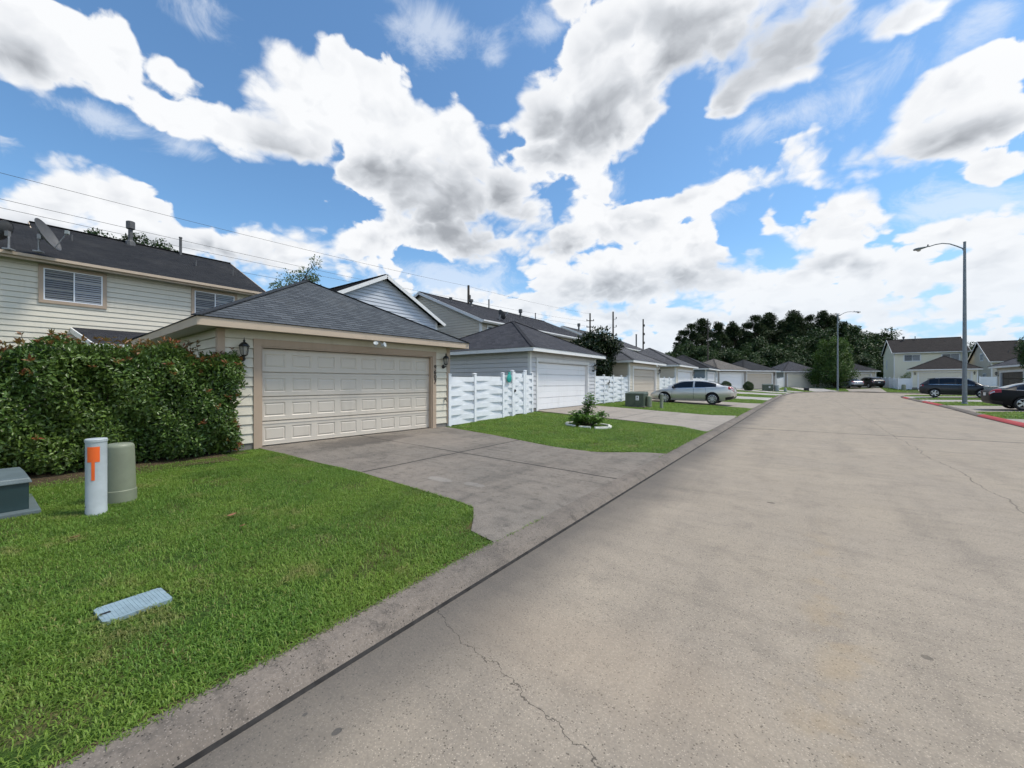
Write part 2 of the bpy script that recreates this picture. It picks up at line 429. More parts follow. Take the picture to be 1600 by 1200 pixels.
M['drive'] = concrete('pale_driveway_concrete', (.34,.305,.26), (.22,.196,.17), (.36,.315,.265), .55, mottle=.3,
    joints=[('x', -5.85, .03, .05, .7), ('y', 17.1, .03, .05, .7), ('y', 30.3, .04, .05, .6)])
M['drive_white'] = concrete('sunlit_driveway_concrete', (.42,.40,.37), (.30,.28,.255), (.40,.375,.335), .3)  # far driveways: their sunlit paleness is put into the base colour
M['kerb'] = concrete('pebbled_kerb_concrete', (.180,.157,.134), (.078,.070,.062), (.218,.184,.152), 1.0, mottle=.6)
M['kerb_red'] = concrete('red_painted_kerb', (.42,.065,.07), (.30,.06,.06), (.46,.09,.085), .25)
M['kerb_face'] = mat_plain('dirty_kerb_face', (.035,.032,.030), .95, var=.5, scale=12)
M['foundation'] = concrete('foundation_concrete', (.25,.235,.21), (.12,.11,.10), (.22,.20,.17), .6)

# ------------------------------------------------------------------ terrain
def sstep(a, b, x):
    t = np.clip((np.asarray(x, float)-a)/(b-a), 0, 1); return t*t*(3-2*t)
def road_z(x, y): return .15*sstep(40, 75, y)
LEFT = np.array([(-2.15,-30),(-2.15,-6),(-2.15,0),(-2.15,6),(-2.14,12),(-2.13,20),(-2.15,30),(-2.15,40),(-2.10,48),(-1.9,55),(-1.45,61),(-.75,66.5),(.3,70.6),(1.7,73.8),(3.4,76.2),(5.2,77.2),(7.0,76.9),(8.8,75.5),(10.6,73.6),(12.6,72.0),(15,71.0),(20,69.8),(40,65.3),(90,54)], float)
RIGHT = np.array([(5.4,-30),(5.6,0),(5.95,12),(6.44,22.6),(6.75,28.7),(7.25,35),(7.6,41.2),(7.85,50),(8.05,56),(8.5,59.5),(9.4,61.8),(11.2,63.0),(14,63.0),(20,61.8),(40,57.4),(90,46)], float)
def resample(P, n=6):
    out = []
    for a, b in zip(P[:-1], P[1:]):
        k = max(1, int(np.linalg.norm(b-a)/2.5)); k = min(k, 24)
        out += [a+(b-a)*t for t in np.linspace(0, 1, k, endpoint=False)]
    out.append(P[-1]); return np.array(out)
def offset(P, d):
    T = np.gradient(P, axis=0); T /= np.linalg.norm(T, axis=1)[:, None]
    return P + np.stack([-T[:,1], T[:,0]], 1)*d          # + = to the left of travel
LG = resample(LEFT); RG = resample(RIGHT)
LI = offset(LG, .27); RI = offset(RG, -.27)
def dist_poly(P, x, y):
    x = np.asarray(x, float); y = np.asarray(y, float); best = np.full(x.shape, 1e9)
    for a, b in zip(P[:-1], P[1:]):
        d = b-a; t = np.clip(((x-a[0])*d[0]+(y-a[1])*d[1])/(d@d), 0, 1)
        best = np.minimum(best, np.hypot(x-a[0]-t*d[0], y-a[1]-t*d[1]))
    return best
def gz(x, y):
    x = np.asarray(x, float); y = np.asarray(y, float)
    dl = dist_poly(LI, x, y); dr = dist_poly(RI, x, y)
    sl = .02 + .02*sstep(8, 14, y) + .02*sstep(55, 66, y)
    left = dl <= dr
    rise = np.where(left, sl*np.minimum(dl, 8), .025*np.minimum(dr, 8))
    return road_z(x, y) + .10 + rise
def gz1(x, y): return float(gz(np.array([x]), np.array([y]))[0])

def structure(o): o['kind'] = 'structure'; return o
def grid_strip(rows, name, mat, zoff=0., zf=gz, smooth=True):
    """rows: list of equally long xy polylines"""
    A = np.array(rows, float); nr, nc = A.shape[:2]
    z = zf(A[...,0].ravel(), A[...,1].ravel())+zoff
    V = np.column_stack([A.reshape(-1, 2), z])
    idx = np.arange(nr*nc).reshape(nr, nc)
    F = np.stack([idx[:-1,:-1], idx[:-1,1:], idx[1:,1:], idx[1:,:-1]], -1).reshape(-1, 4)
    e1 = V[F[:,1]]-V[F[:,0]]; e2 = V[F[:,3]]-V[F[:,0]]
    nz = e1[:,0]*e2[:,1]-e1[:,1]*e2[:,0]
    F[nz < 0] = F[nz < 0][:, ::-1]
    return np_mesh(name, V, F, mat, smooth=smooth)

def build_setting():
    # far ground to the horizon
    mb = MB(); mb.face([(-1500,-1500,-.4),(1500,-1500,-.4),(1500,1500,-.4),(-1500,1500,-.4)])
    structure(mb.build('ground', M['turf']))
    offs = [0,.12,.5,1,1.6,2.3,3.1,4,5,6,7,8,10,14,20,30,50,80,130]
    structure(grid_strip([offset(LI, d) for d in offs], 'lawn', M['turf'], -.012))
    rows = []
    RR = RI[RI[:,1].argmax()]
    ys = list(np.linspace(-30, 55, 45))+[56,57,58,59,60,60.8,61.5,62.1,62.5,62.73]
    k = RI[:,1].argmax()
    for y in ys:
        x0 = np.interp(y, RI[:k+1,1], RI[:k+1,0])
        cols = [0,.12,.5,1,1.6,2.3,3.1,4,5,6,7,8,10,14,20,30,50]
        rows.append([(x0+c, y-(.22*max(0, c-4) if y > 55 else .0)*min(1,(y-55)/7) if True else y) for c in cols])
    structure(grid_strip(rows, 'verge', M['turf'], -.012))
    # road sheet
    rows = []
    for i in range(61):
        y = -30+i*2.0
        rows.append([(x, y) for x in np.linspace(-3.0, 16, 16)])
    def trim(): pass
    n = 60; rows = []
    ysr = np.linspace(-30, 56, 90)
    kl = 60
    lx = lambda y: np.interp(y, LG[:,1][:np.argmax(LG[:,1])+1], LG[:,0][:np.argmax(LG[:,1])+1])
    rx = lambda y: np.interp(y, RG[:,1][:np.argmax(RG[:,1])+1], RG[:,0][:np.argmax(RG[:,1])+1])
    for y in ysr:
        rows.append([(x, y) for x in np.linspace(lx(y)-.12, rx(y)+.12, 12)])
    o1 = grid_strip(rows, 'road', M['road'], 0, road_z)
    # the turning end of the road, to the right: fan of strips between far and near kerbs
    kL = [i for i in range(len(LG)) if LG[i,1] > 55.5 or LG[i,0] > 10]
    kR = [i for i in range(len(RG)) if RG[i,1] > 55.5 or RG[i,0] > 10]
    PL = offset(LG, .12)[kL]; PR = offset(RG, -.12)[kR]
    def even(P, n):
        s = np.r_[0, np.cumsum(np.linalg.norm(np.diff(P, axis=0), axis=1))]; s /= s[-1]
        t = np.linspace(0, 1, n)**1.0
        return np.column_stack([np.interp(t, s, P[:,0]), np.interp(t, s, P[:,1])])
    PL[0] = (lx(56)-.12, 56); PR[0] = (rx(56)+.12, 56)
    A = even(PL, 80); B = even(PR, 80)
    rows = [A+(B-A)*t for t in np.linspace(0, 1, 10)]
    o2 = grid_strip(rows, 'road_turn', M['road'], 0, road_z)
    structure(o1); structure(o2)
    o1.name = 'road'; o2.name = 'road.001'
    # kerbs: low dark lip, then a sloping pebbled face up to the grass
    def kerb(P, sgn, red, name):
        prof = [(-.02, -.02), (-.004, .024), (.010, .038), (.05, .070), (.13, .096), (.25, .106), (.285, .100), (.29, -.05)]
        mb = MB(); Q = [offset(P, sgn*d) for d, z in prof]
        zr = [road_z(q[:,0], q[:,1]) + z for q, (d, z) in zip(Q, prof)]
        for i in range(len(P)-1):
            y = (P[i,1]+P[i+1,1])/2; isred = P[i,0] < 9.3 and any(a < y < b for a, b in red)
            for j in range(len(prof)-1):
                q = [(Q[j][i,0],Q[j][i,1],zr[j][i]),(Q[j][i+1,0],Q[j][i+1,1],zr[j][i+1]),(Q[j+1][i+1,0],Q[j+1][i+1,1],zr[j+1][i+1]),(Q[j+1][i,0],Q[j+1][i,1],zr[j+1][i])]
                if sgn > 0: q = q[::-1]
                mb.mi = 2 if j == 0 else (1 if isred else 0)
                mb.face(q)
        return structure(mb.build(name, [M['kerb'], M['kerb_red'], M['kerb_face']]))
    def fine(P, step=.6):
        out = []
        for a, b in zip(P[:-1], P[1:]):
            k = max(1, int(np.linalg.norm(b-a)/step)) if abs(a[1]) < 80 and a[0] < 25 else 1
            out += [a+(b-a)*t for t in np.linspace(0, 1, k, endpoint=False)]
        return np.array(out+[P[-1]])
    kerb(fine(LG), 1, [], 'kerb')
    kerb(fine(RG), -1, [(15,28.6),(39.5,45.8),(52.5,55.5)], 'kerb.001')

DRIVES = []   # polygons as (ys_left(x), ys_right(x)) for the grass mask
def driveway(pts_a, pts_b, mat, name='driveway', n=20):
    """between two polylines running from the garage to the kerb"""
    def even(P, n):
        P = np.array(P, float); s = np.r_[0, np.cumsum(np.linalg.norm(np.diff(P, axis=0), axis=1))]; s /= s[-1]
        t = np.linspace(0, 1, n)
        return np.column_stack([np.interp(t, s, P[:,0]), np.interp(t, s, P[:,1])])
    A = even(pts_a, n); B = even(pts_b, n)
    o = grid_strip([A+(B-A)*t for t in np.linspace(0, 1, 9)], name, mat, .004)
    DRIVES.append(np.array(list(map(tuple, pts_a))+list(map(tuple, pts_b))[::-1], float))
    return structure(o)
def in_poly(P, x, y):
    inside = np.zeros(x.shape, bool); j = len(P)-1
    for i in range(len(P)):
        xi, yi = P[i]; xj, yj = P[j]
        c = ((yi > y) != (yj > y)) & (x < (xj-xi)*(y-yi)/((yj-yi) or 1e-12)+xi)
        inside ^= c; j = i
    return inside
# ------------------------------------------------------------------ building helpers
def lap(mb, O, U, V, N, L0, rows, wfun, t=.012, expo=.19, start=0., groove=0.):
    """overlapping courses: O origin, U along, V up the face, N outward; wfun(v) -> (u0,u1)"""
    O, U, V, N = map(Vector, (O, U, V, N))
    v = start
    while v < rows-1e-4:
        v1 = min(v+expo, rows)
        a0, a1 = wfun(v); b0, b1 = wfun(v1)
        if a1-a0 > .01:
            if b1-b0 < .002: mid = (b0+b1)/2; b0 = mid-.001; b1 = mid+.001
            P = lambda u, vv, n: O+U*u+V*vv+N*n
            if groove:
                mb.face([P(a0,v,-.02),P(a1,v,-.02),P(a1,v+groove,-.02),P(a0,v+groove,-.02)], [(0,0)]*4); mb.face([P(b0,v1,.001),P(b1,v1,.001),P(b1,v1,-.02),P(b0,v1,-.02)], [(0,0)]*4)
                w0, w1 = v, v1; v = min(v+groove, v1-.001)
            mb.face([P(a0,v,t),P(a1,v,t),P(b1,v1,.001),P(b0,v1,.001)], [(a0,v),(a1,v),(b1,v1),(b0,v1)])
            mb.face([P(a0,v,-.02 if groove else -.004),P(a1,v,-.02 if groove else -.004),P(a1,v,t),P(a0,v,t)], [(a0,v),(a1,v),(a1,v),(a0,v)])
        v = v1

def hip_roof(W, D, oh, z0, rise, mat, parent, expo=.14, caps=True):
    x0, x1, y0, y1 = -oh, W+oh, -oh, D+oh
    cx, cy = (x0+x1)/2, (y0+y1)/2
    half = min(x1-x0, y1-y0)/2
    if x1-x0 > y1-y0: A1, A2 = Vector((x0+half, cy, z0+rise)), Vector((x1-half, cy, z0+rise))
    else: A1, A2 = Vector((cx, y0+half, z0+rise)), Vector((cx, y1-half, z0+rise))
    mb = MB()
    C = [Vector(p) for p in ((x0,y0,z0),(x1,y0,z0),(x1,y1,z0),(x0,y1,z0))]
    wide = x1-x0 > y1-y0
    tops = [(A1,A2),(A2,A2),(A2,A1),(A1,A1)] if wide else [(A1,A1),(A1,A2),(A2,A2),(A2,A1)]
    for i in range(4):
        a, b = C[i], C[(i+1) % 4]; ta, tb = tops[i]
        U = (b-a); L = U.length; U.normalize()
        ua, ub = (ta-a).dot(U), (tb-a).dot(U)
        foot = a+U*ua; V = ta-foot; S = V.length; V.normalize(); N = U.cross(V); N.normalize()
        lap(mb, a, U, V, N, L, S, lambda v: (ua*v/S, L-(L-ub)*v/S), .007, expo)
    roof = mb.build('roof', mat, parent)
    if caps:
        hb = MB()
        for i in range(4):
            top = tops[i][0]; a = C[i]
            hb.bar(a+Vector((0,0,.004)), top+Vector((0,0,.012)), .17, .018)
        if (A2-A1).length > .05: hb.bar(A1+Vector((0,0,.012)), A2+Vector((0,0,.012)), .2, .02)
        hb.build('ridge_cap', mat, roof)
    return roof, A1

def eave_boards(W, D, oh, z0, h, mat, parent, soff):
    t = .03; x0, x1, y0, y1 = -oh, W+oh, -oh, D+oh
    for a, b in (((x0-t,y0-t,z0-h),(x1+t,y0,z0-.004)),((x0-t,y1,z0-h),(x1+t,y1+t,z0-.004)),((x0-t,y0,z0-h),(x0,y1,z0-.004)),((x1,y0,z0-h),(x1+t,y1,z0-.004))):
        mb = MB(); mb.box(a, b); mb.build('fascia', mat, parent, bevel=.004)
    sb = MB(); z = z0-h+.03
    sb.face([(x0,y0,z),(x0,y1,z),(x1,y1,z),(x1,y0,z)]); sb.build('soffit', soff, parent)

def door_leaf(W, H, rows, cols, style, mat, parent, loc):
    mb = MB(); h = H/rows
    def Q(x0,z0,y0,x1,z1,y1,x2,z2,y2,x3,z3,y3): mb.face([(x0,y0,z0),(x1,y1,z1),(x2,y2,z2),(x3,y3,z3)])
    def ring(a, ya, b, yb):   # a,b = (x0,z0,x1,z1)
        ax0,az0,ax1,az1 = a; bx0,bz0,bx1,bz1 = b
        Q(ax0,az0,ya,ax1,az0,ya,bx1,bz0,yb,bx0,bz0,yb); Q(ax1,az0,ya,ax1,az1,ya,bx1,bz1,yb,bx1,bz0,yb)
        Q(ax1,az1,ya,ax0,az1,ya,bx0,bz1,yb,bx1,bz1,yb); Q(ax0,az1,ya,ax0,az0,ya,bx0,bz0,yb,bx0,bz1,yb)
    for r in range(rows):
        z0 = r*h; z1 = (r+1)*h; g = .016
        # rounded section edges
        Q(0,z0,.03,W,z0,.03,W,z0+g,.0,0,z0+g,.0); Q(0,z1-g,.0,W,z1-g,.0,W,z1,.03,0,z1,.03)
        if style == 'panel':
            cw = W/cols
            for c in range(cols):
                x0 = c*cw; x1 = x0+cw
                outer = (x0, z0+g, x1, z1-g)
                mx = cw*.12; mz0 = h*.20; mz1 = h*.24
                p0 = (x0+mx, z0+mz0, x1-mx, z1-mz1); i1 = .020; i2 = .05
                p1 = (p0[0]+i1,p0[1]+i1,p0[2]-i1,p0[3]-i1); p2 = (p0[0]+i2,p0[1]+i2,p0[2]-i2,p0[3]-i2)
                ring(outer, 0, p0, 0); ring(p0, 0, p1, .014); ring(p1, .014, p2, .002)
                mb.face([(p2[0],.004,p2[1]),(p2[2],.004,p2[1]),(p2[2],.004,p2[3]),(p2[0],.004,p2[3])])
            # pressed bead under the section joint
            mb.box((0,-.010,z1-.060),(W,.004,z1-.042)); mb.box((0,-.006,z0+.020),(W,.004,z0+.034))
        elif style == 'rib':
            ns = 2
            for k in range(ns):
                a = z0+g+(h-2*g)*k/ns; b = z0+g+(h-2*g)*(k+1)/ns; m = .016
                Q(0,a,0,W,a,0,W,b-m,0,0,b-m,0); Q(0,b-m,0,W,b-m,0,W,b-m/2,.012,0,b-m/2,.012); Q(0,b-m/2,.012,W,b-m/2,.012,W,b,0,0,b,0)
        else:
            Q(0,z0+g,0,W,z0+g,0,W,z1-g,0,0,z1-g,0)
    mb.box((0,.031,0),(W,.06,H))
    o = mb.build('garage_door', mat, parent); o.location = loc
    return o

def text_mesh(name, body, size, mat, parent, loc, rot, extrude=.006):
    cu = bpy.data.curves.new(name, 'FONT'); cu.body = body; cu.size = size; cu.extrude = extrude
    cu.align_x = 'CENTER'; cu.align_y = 'CENTER'; cu.offset = .002
    t = bpy.data.objects.new(name+'_curve', cu); COL.objects.link(t)
    dg = bpy.context.evaluated_depsgraph_get()
    me = bpy.data.meshes.new_from_object(t.evaluated_get(dg))
    bpy.data.objects.remove(t); me.materials.clear(); me.materials.append(mat)
    o = link(bpy.data.objects.new(name, me), parent); o.location = loc; o.rotation_euler = rot
    return o

def lantern(parent, x, z, y=-.02, s=1.0):
    """coach light: back plate, scroll arm, hexagonal lantern with roof and finial"""
    mb = MB(); T = Matrix.Translation((x, y, z)) @ Matrix.Scale(s, 4)
    V = lambda p: T @ Vector(p)
    def lathe(prof, c): mb.lathe(prof, n=6, M=T @ Matrix.Translation(c))
    mb.lathe([(0,0),(.062,0),(.062,.012),(.045,.03),(0,.035)], n=16, M=T @ Matrix.Translation((0,0,-.14)) @ Matrix.Rotation(R(90),4,'X'))
    mb.tube([V((0,-.02,-.14)),V((0,-.07,-.165)),V((0,-.125,-.14)),V((0,-.13,-.09))], .014*s, 8)
    lathe([(0,-.10),(.035,-.095),(.05,-.075),(.058,-.065)], (0,-.13,0))
    lathe([(.098,.105),(.102,.115),(.085,.15),(.05,.185),(.02,.20),(.018,.215),(.026,.228),(.010,.25),(.006,.285),(0,.30)], (0,-.13,0))
    lathe([(.0,.104),(.098,.105)], (0,-.13,0))
    for k in range(6):
        a = 2*math.pi*k/6
        p = V((.058*math.cos(a), -.13+.058*math.sin(a), -.07)); q = V((.088*math.cos(a), -.13+.088*math.sin(a), .11))
        mb.tube([p, q], .006*s, 5)
    o = mb.build('wall_lantern', M['black_metal'], parent)
    gb = MB(); gb.lathe([(.050,-.066),(.080,.104)], n=6, M=T @ Matrix.Translation((0,-.13,0)))
    gb.build('lantern_glass', M['lamp_glass'], o)
    bb = MB(); bb.lathe([(0,-.05),(.018,-.045),(.02,.0),(.012,.03),(0,.035)], n=8, M=T @ Matrix.Translation((0,-.13,0)))
    bb.build('bulb', M['label_white'], o)
    return o

def garage(label, loc, rz, W=6.1, D=6.2, hw=2.55, rise=1.75, door=(.62,5.3,2.2), rows=4, cols=8, style='panel',
           wall='cream', trim='tan_trim', fascia='fascia_tan', doorm='cream_door', roof='sh_grey', oh=.42,
           lamps=(), number=None, flood=None, tap=None, frame=.14, group='garages along the street', plain=False, expo=.2, gr=.030):
    g = empty('garage', loc, R(rz), label, 'garage', group)
    zf = .13
    fb = MB()
    dx0, dx1, dh = door
    fb.box((.0,-.0,-.8),(dx0-.02,.12,zf)); fb.box((dx1+.02,0,-.8),(W,.12,zf)); fb.box((0,.12,-.8),(.12,D,zf)); fb.box((W-.12,.12,-.8),(W,D,zf)); fb.box((.12,D-.12,-.8),(W-.12,D,zf))
    fb.box((dx0-.02,.10,-.8),(dx1+.02,.5,.0))
    fb.build('foundation', M['foundation'], g)
    mb = MB(); H = hw+.05
    ex = expo
    z0 = zf-.02
    def panel(O, U, N, L, za, zb, phase=None):
        n0 = math.floor((za-z0)/ex); v = z0+n0*ex
        while v < zb-1e-4:
            a = max(v, za); b = min(v+ex, zb)
            Ov, Uv, Nv = Vector(O), Vector(U), Vector(N); t = .020*(1-(a-v)/ex)
            P = lambda u, z, n: Ov+Uv*u+Vector((0,0,z))+Nv*n
            if a > za or a == v:
                e = min(gr, b-a)
                mb.face([P(0,a,-.02),P(L,a,-.02),P(L,a+e,-.02),P(0,a+e,-.02)]); a += e
            mb.face([P(0,a,t),P(L,a,t),P(L,b,.000),P(0,b,.000)])
            mb.face([P(0,a,-.02),P(L,a,-.02),P(L,a,t),P(0,a,t)]); mb.face([P(0,b,.0),P(L,b,.0),P(L,b,-.02),P(0,b,-.02)])
            v += ex
    panel((0,0,0),(1,0,0),(0,-1,0), dx0, z0, H); panel((dx1,0,0),(1,0,0),(0,-1,0), W-dx1, z0, H)
    panel((dx0,0,0),(1,0,0),(0,-1,0), dx1-dx0, dh, H)
    panel((0,D,0),(0,-1,0),(-1,0,0), D, z0, H); panel((W,0,0),(0,1,0),(1,0,0), D, z0, H); panel((W,D,0),(-1,0,0),(0,1,0), W, z0, H)
    mb.build('siding', M[wall], g)
    # corner boards, frame and jamb
    w = .10; t = .028
    for x, s in ((0,-1),(W,1)):
        for y, q in ((0,-1),(D,1)):
            cb = MB(); xa, xb = sorted((x+s*t, x-s*w)); ya, yb = sorted((y+q*t, y-q*w))
            cb.box((xa, min(y,y+q*t), z0-.01),(xb, max(y,y+q*t), H)); xo = sorted((x, x+s*t)); yo = sorted((y-q*.0005, y-q*w))
            cb.box((xo[0], yo[0], z0-.01),(xo[1], yo[1], H))
            cb.build('corner_board', M[trim], g)
    fr = MB(); f = frame; tt = .036
    fr.box((dx0-f,-tt,-.02),(dx0,.10,dh)); fr.box((dx1,-tt,-.02),(dx1+f,.10,dh)); fr.box((dx0-f,-tt,dh),(dx1+f,.10,dh+f))
    j = .035
    fr.box((dx0,-.008,-.015),(dx0+j,.12,dh-j)); fr.box((dx1-j,-.008,-.015),(dx1,.12,dh-j)); fr.box((dx0,-.008,dh-j),(dx1,.12,dh))
    fr.build('door_frame', M[trim], g, bevel=.004)
    door_leaf(dx1-dx0-2*j, dh-j-.012, rows, cols, style, M[doorm], g, (dx0+j, .105, .012))
    sl = MB(); sl.box((dx0+j,.10,-.005),(dx1-j,.13,.013)); sl.build('door_seal', M['rubber'], g)
    ze = hw+.20
    eave_boards(W, D, oh, ze, .17, M[fascia], g, M['soffit'])
    hip_roof(W, D, oh+.05, ze, rise, M[roof], g, caps=True)
    for x in lamps: lantern(g, x, dh-.16, -.02)
    if number:
        nx, nz = number[1], number[2]
        for k, ch in enumerate(number[0]):
            text_mesh('house_number', ch, .19, M['bronze'], g, (nx, -.045, nz-k*.145), (R(90),0,0))
    if flood:
        fx = flood; fl = MB(); z = ze-.17
        fl.lathe([(0,0),(.05,0),(.05,.025),(0,.03)], n=14, M=Matrix.Translation((fx,-oh+.06,z-.02)))
        for s in (-1, 1):
            c = Vector((fx+s*.11,-oh-.02,z-.10))
            fl.tube([(fx+s*.02,-oh+.05,z-.02),(fx+s*.07,-oh+.03,z-.05), c+Vector((0,.06,.03))], .012, 6)
            Mx = Matrix.Translation(c) @ Matrix.Rotation(R(62+s*14),4,'X') @ Matrix.Rotation(R(s*22),4,'Y')
            fl.lathe([(0,-.06),(.03,-.06),(.04,-.02),(.062,.05),(.058,.055),(0,.045)], n=16, M=Mx)
        fl.build('floodlight', M['post_white'], g, smooth=True)
    if tap:
        tp = MB(); tx, tz = tap
        tp.tube([(tx,0,tz),(tx,-.07,tz),(tx,-.10,tz-.03),(tx,-.11,tz-.07)], .013, 7); tp.tube([(tx,-.05,tz),(tx,-.05,tz+.05)], .008, 6)
        tp.lathe([(0,0),(.035,0),(.035,.012),(0,.012)], n=10, M=Matrix.Translation((tx,-.05,tz+.05)))
        tp.build('hose_tap', M['bronze'], g)
    return g

def window(parent, P, w, h, trim, face=0.0, tw=.11, blinds=(True, True), name='window'):
    """slider window: P centre on the wall in the parent's frame, face = rotation about z (0 looks to -y)"""
    Mx = Matrix.Translation(P) @ Matrix.Rotation(face, 4, 'Z')
    mb = MB(); a, b = w/2, h/2
    for q in (((-a-tw,-.045,-b-tw),(a+tw,.0,-b)),((-a-tw,-.045,b),(a+tw,.0,b+tw)),((-a-tw,-.045,-b),(-a,.0,b)),((a,-.045,-b),(a+tw,.0,b))): mb.box(*q, M=Mx)
    wn = mb.build(name, M[trim], parent)
    f = MB(); t = .035
    for q in (((-a,-.035,-b),(a,-.004,-b+t)),((-a,-.035,b-t),(a,-.004,b)),((-a,-.035,-b+t),(-a+t,-.004,b-t)),((a-t,-.035,-b+t),(a,-.004,b-t)),((-t/2,-.038,-b+t),(t/2,-.004,b-t))): f.box(*q, M=Mx)
    f.build('window_frame', M['vinyl'], wn)
    for k, (xa, xb) in enumerate(((-a+t,-t/2),(t/2,a-t))):
        p = MB(); p.face([Mx @ Vector(q) for q in ((xa,-.022,-b+t),(xb,-.022,-b+t),(xb,-.022,b-t),(xa,-.022,b-t))]); p.build('pane', M['pane'], wn)
        bl = MB(); n = int((h-2*t)/.07)
        if blinds[k]:
            for i in range(n):
                z = -b+t+(i+.5)*(h-2*t)/n; s = .026
                bl.mesh([Mx @ Vector(q) for q in ((xa,-.016,z-s),(xb,-.016,z-s),(xb,-.007,z+s*.8),(xa,-.007,z+s*.8))], [(0,1,2,3)])
            bl.build('blind', M['blind' if k else 'blind_dark'], wn)
    rb = MB(); rb.face([Mx @ Vector(q) for q in ((-a+t,-.003,-b+t),(a-t,-.003,-b+t),(a-t,-.003,b-t),(-a+t,-.003,b-t))]); rb.build('window_back', M['room_dark'], wn)
    return wn

def house(label, loc, rz, W, D, H, rise, ridge='x', wall='cream_house', trim='tan_trim', roof='sh_black', oh=.4, rake=.3,
          windows=(), vents=(), group='two storey houses', wings=(), gutter=True, ex=.19, gr=.034):
    h = empty('house', loc, R(rz), label, 'house', group)
    shell(h, W, D, H, rise, ridge, wall, trim, roof, oh, rake, Vector((0,0,0)), ex, cbl=not wings, rl=0. if wings else None, gr=gr)
    for wi in wings:
        shell(h, *wi[:4], wi[4], wall, trim, roof, oh, rake, Vector(wi[5]), ex, cbr=False, rr=0., gr=gr)
    for (face, u, z, w, hh) in windows:
        if face == 'front': window(h, (u, -.012, z), w, hh, trim)
        elif face == 'left': window(h, (-.012, u, z), w, hh, trim, R(-90))
        elif face == 'right': window(h, (W+.012, u, z), w, hh, trim, R(90))
    for (x, y, z, r, L, kind) in vents:
        mb = MB()
        if kind == 'flue':
            mb.lathe([(r,-.4),(r,L*.62),(r*1.9,L*.66),(r*1.9,L),(r*1.5,L*1.02),(0,L*1.02)], (x,y,z), 10); mb.lathe([(r*2.4,-.3),(r*2.0,.02),(r*1.1,.1)], (x,y,z), 10)
        else:
            mb.lathe([(r,-.4),(r,L),(r*1.25,L+.01),(r*1.25,L+.06),(0,L+.06)], (x,y,z), 10)
        mb.build('roof_vent', M['flue'], h)
    return h

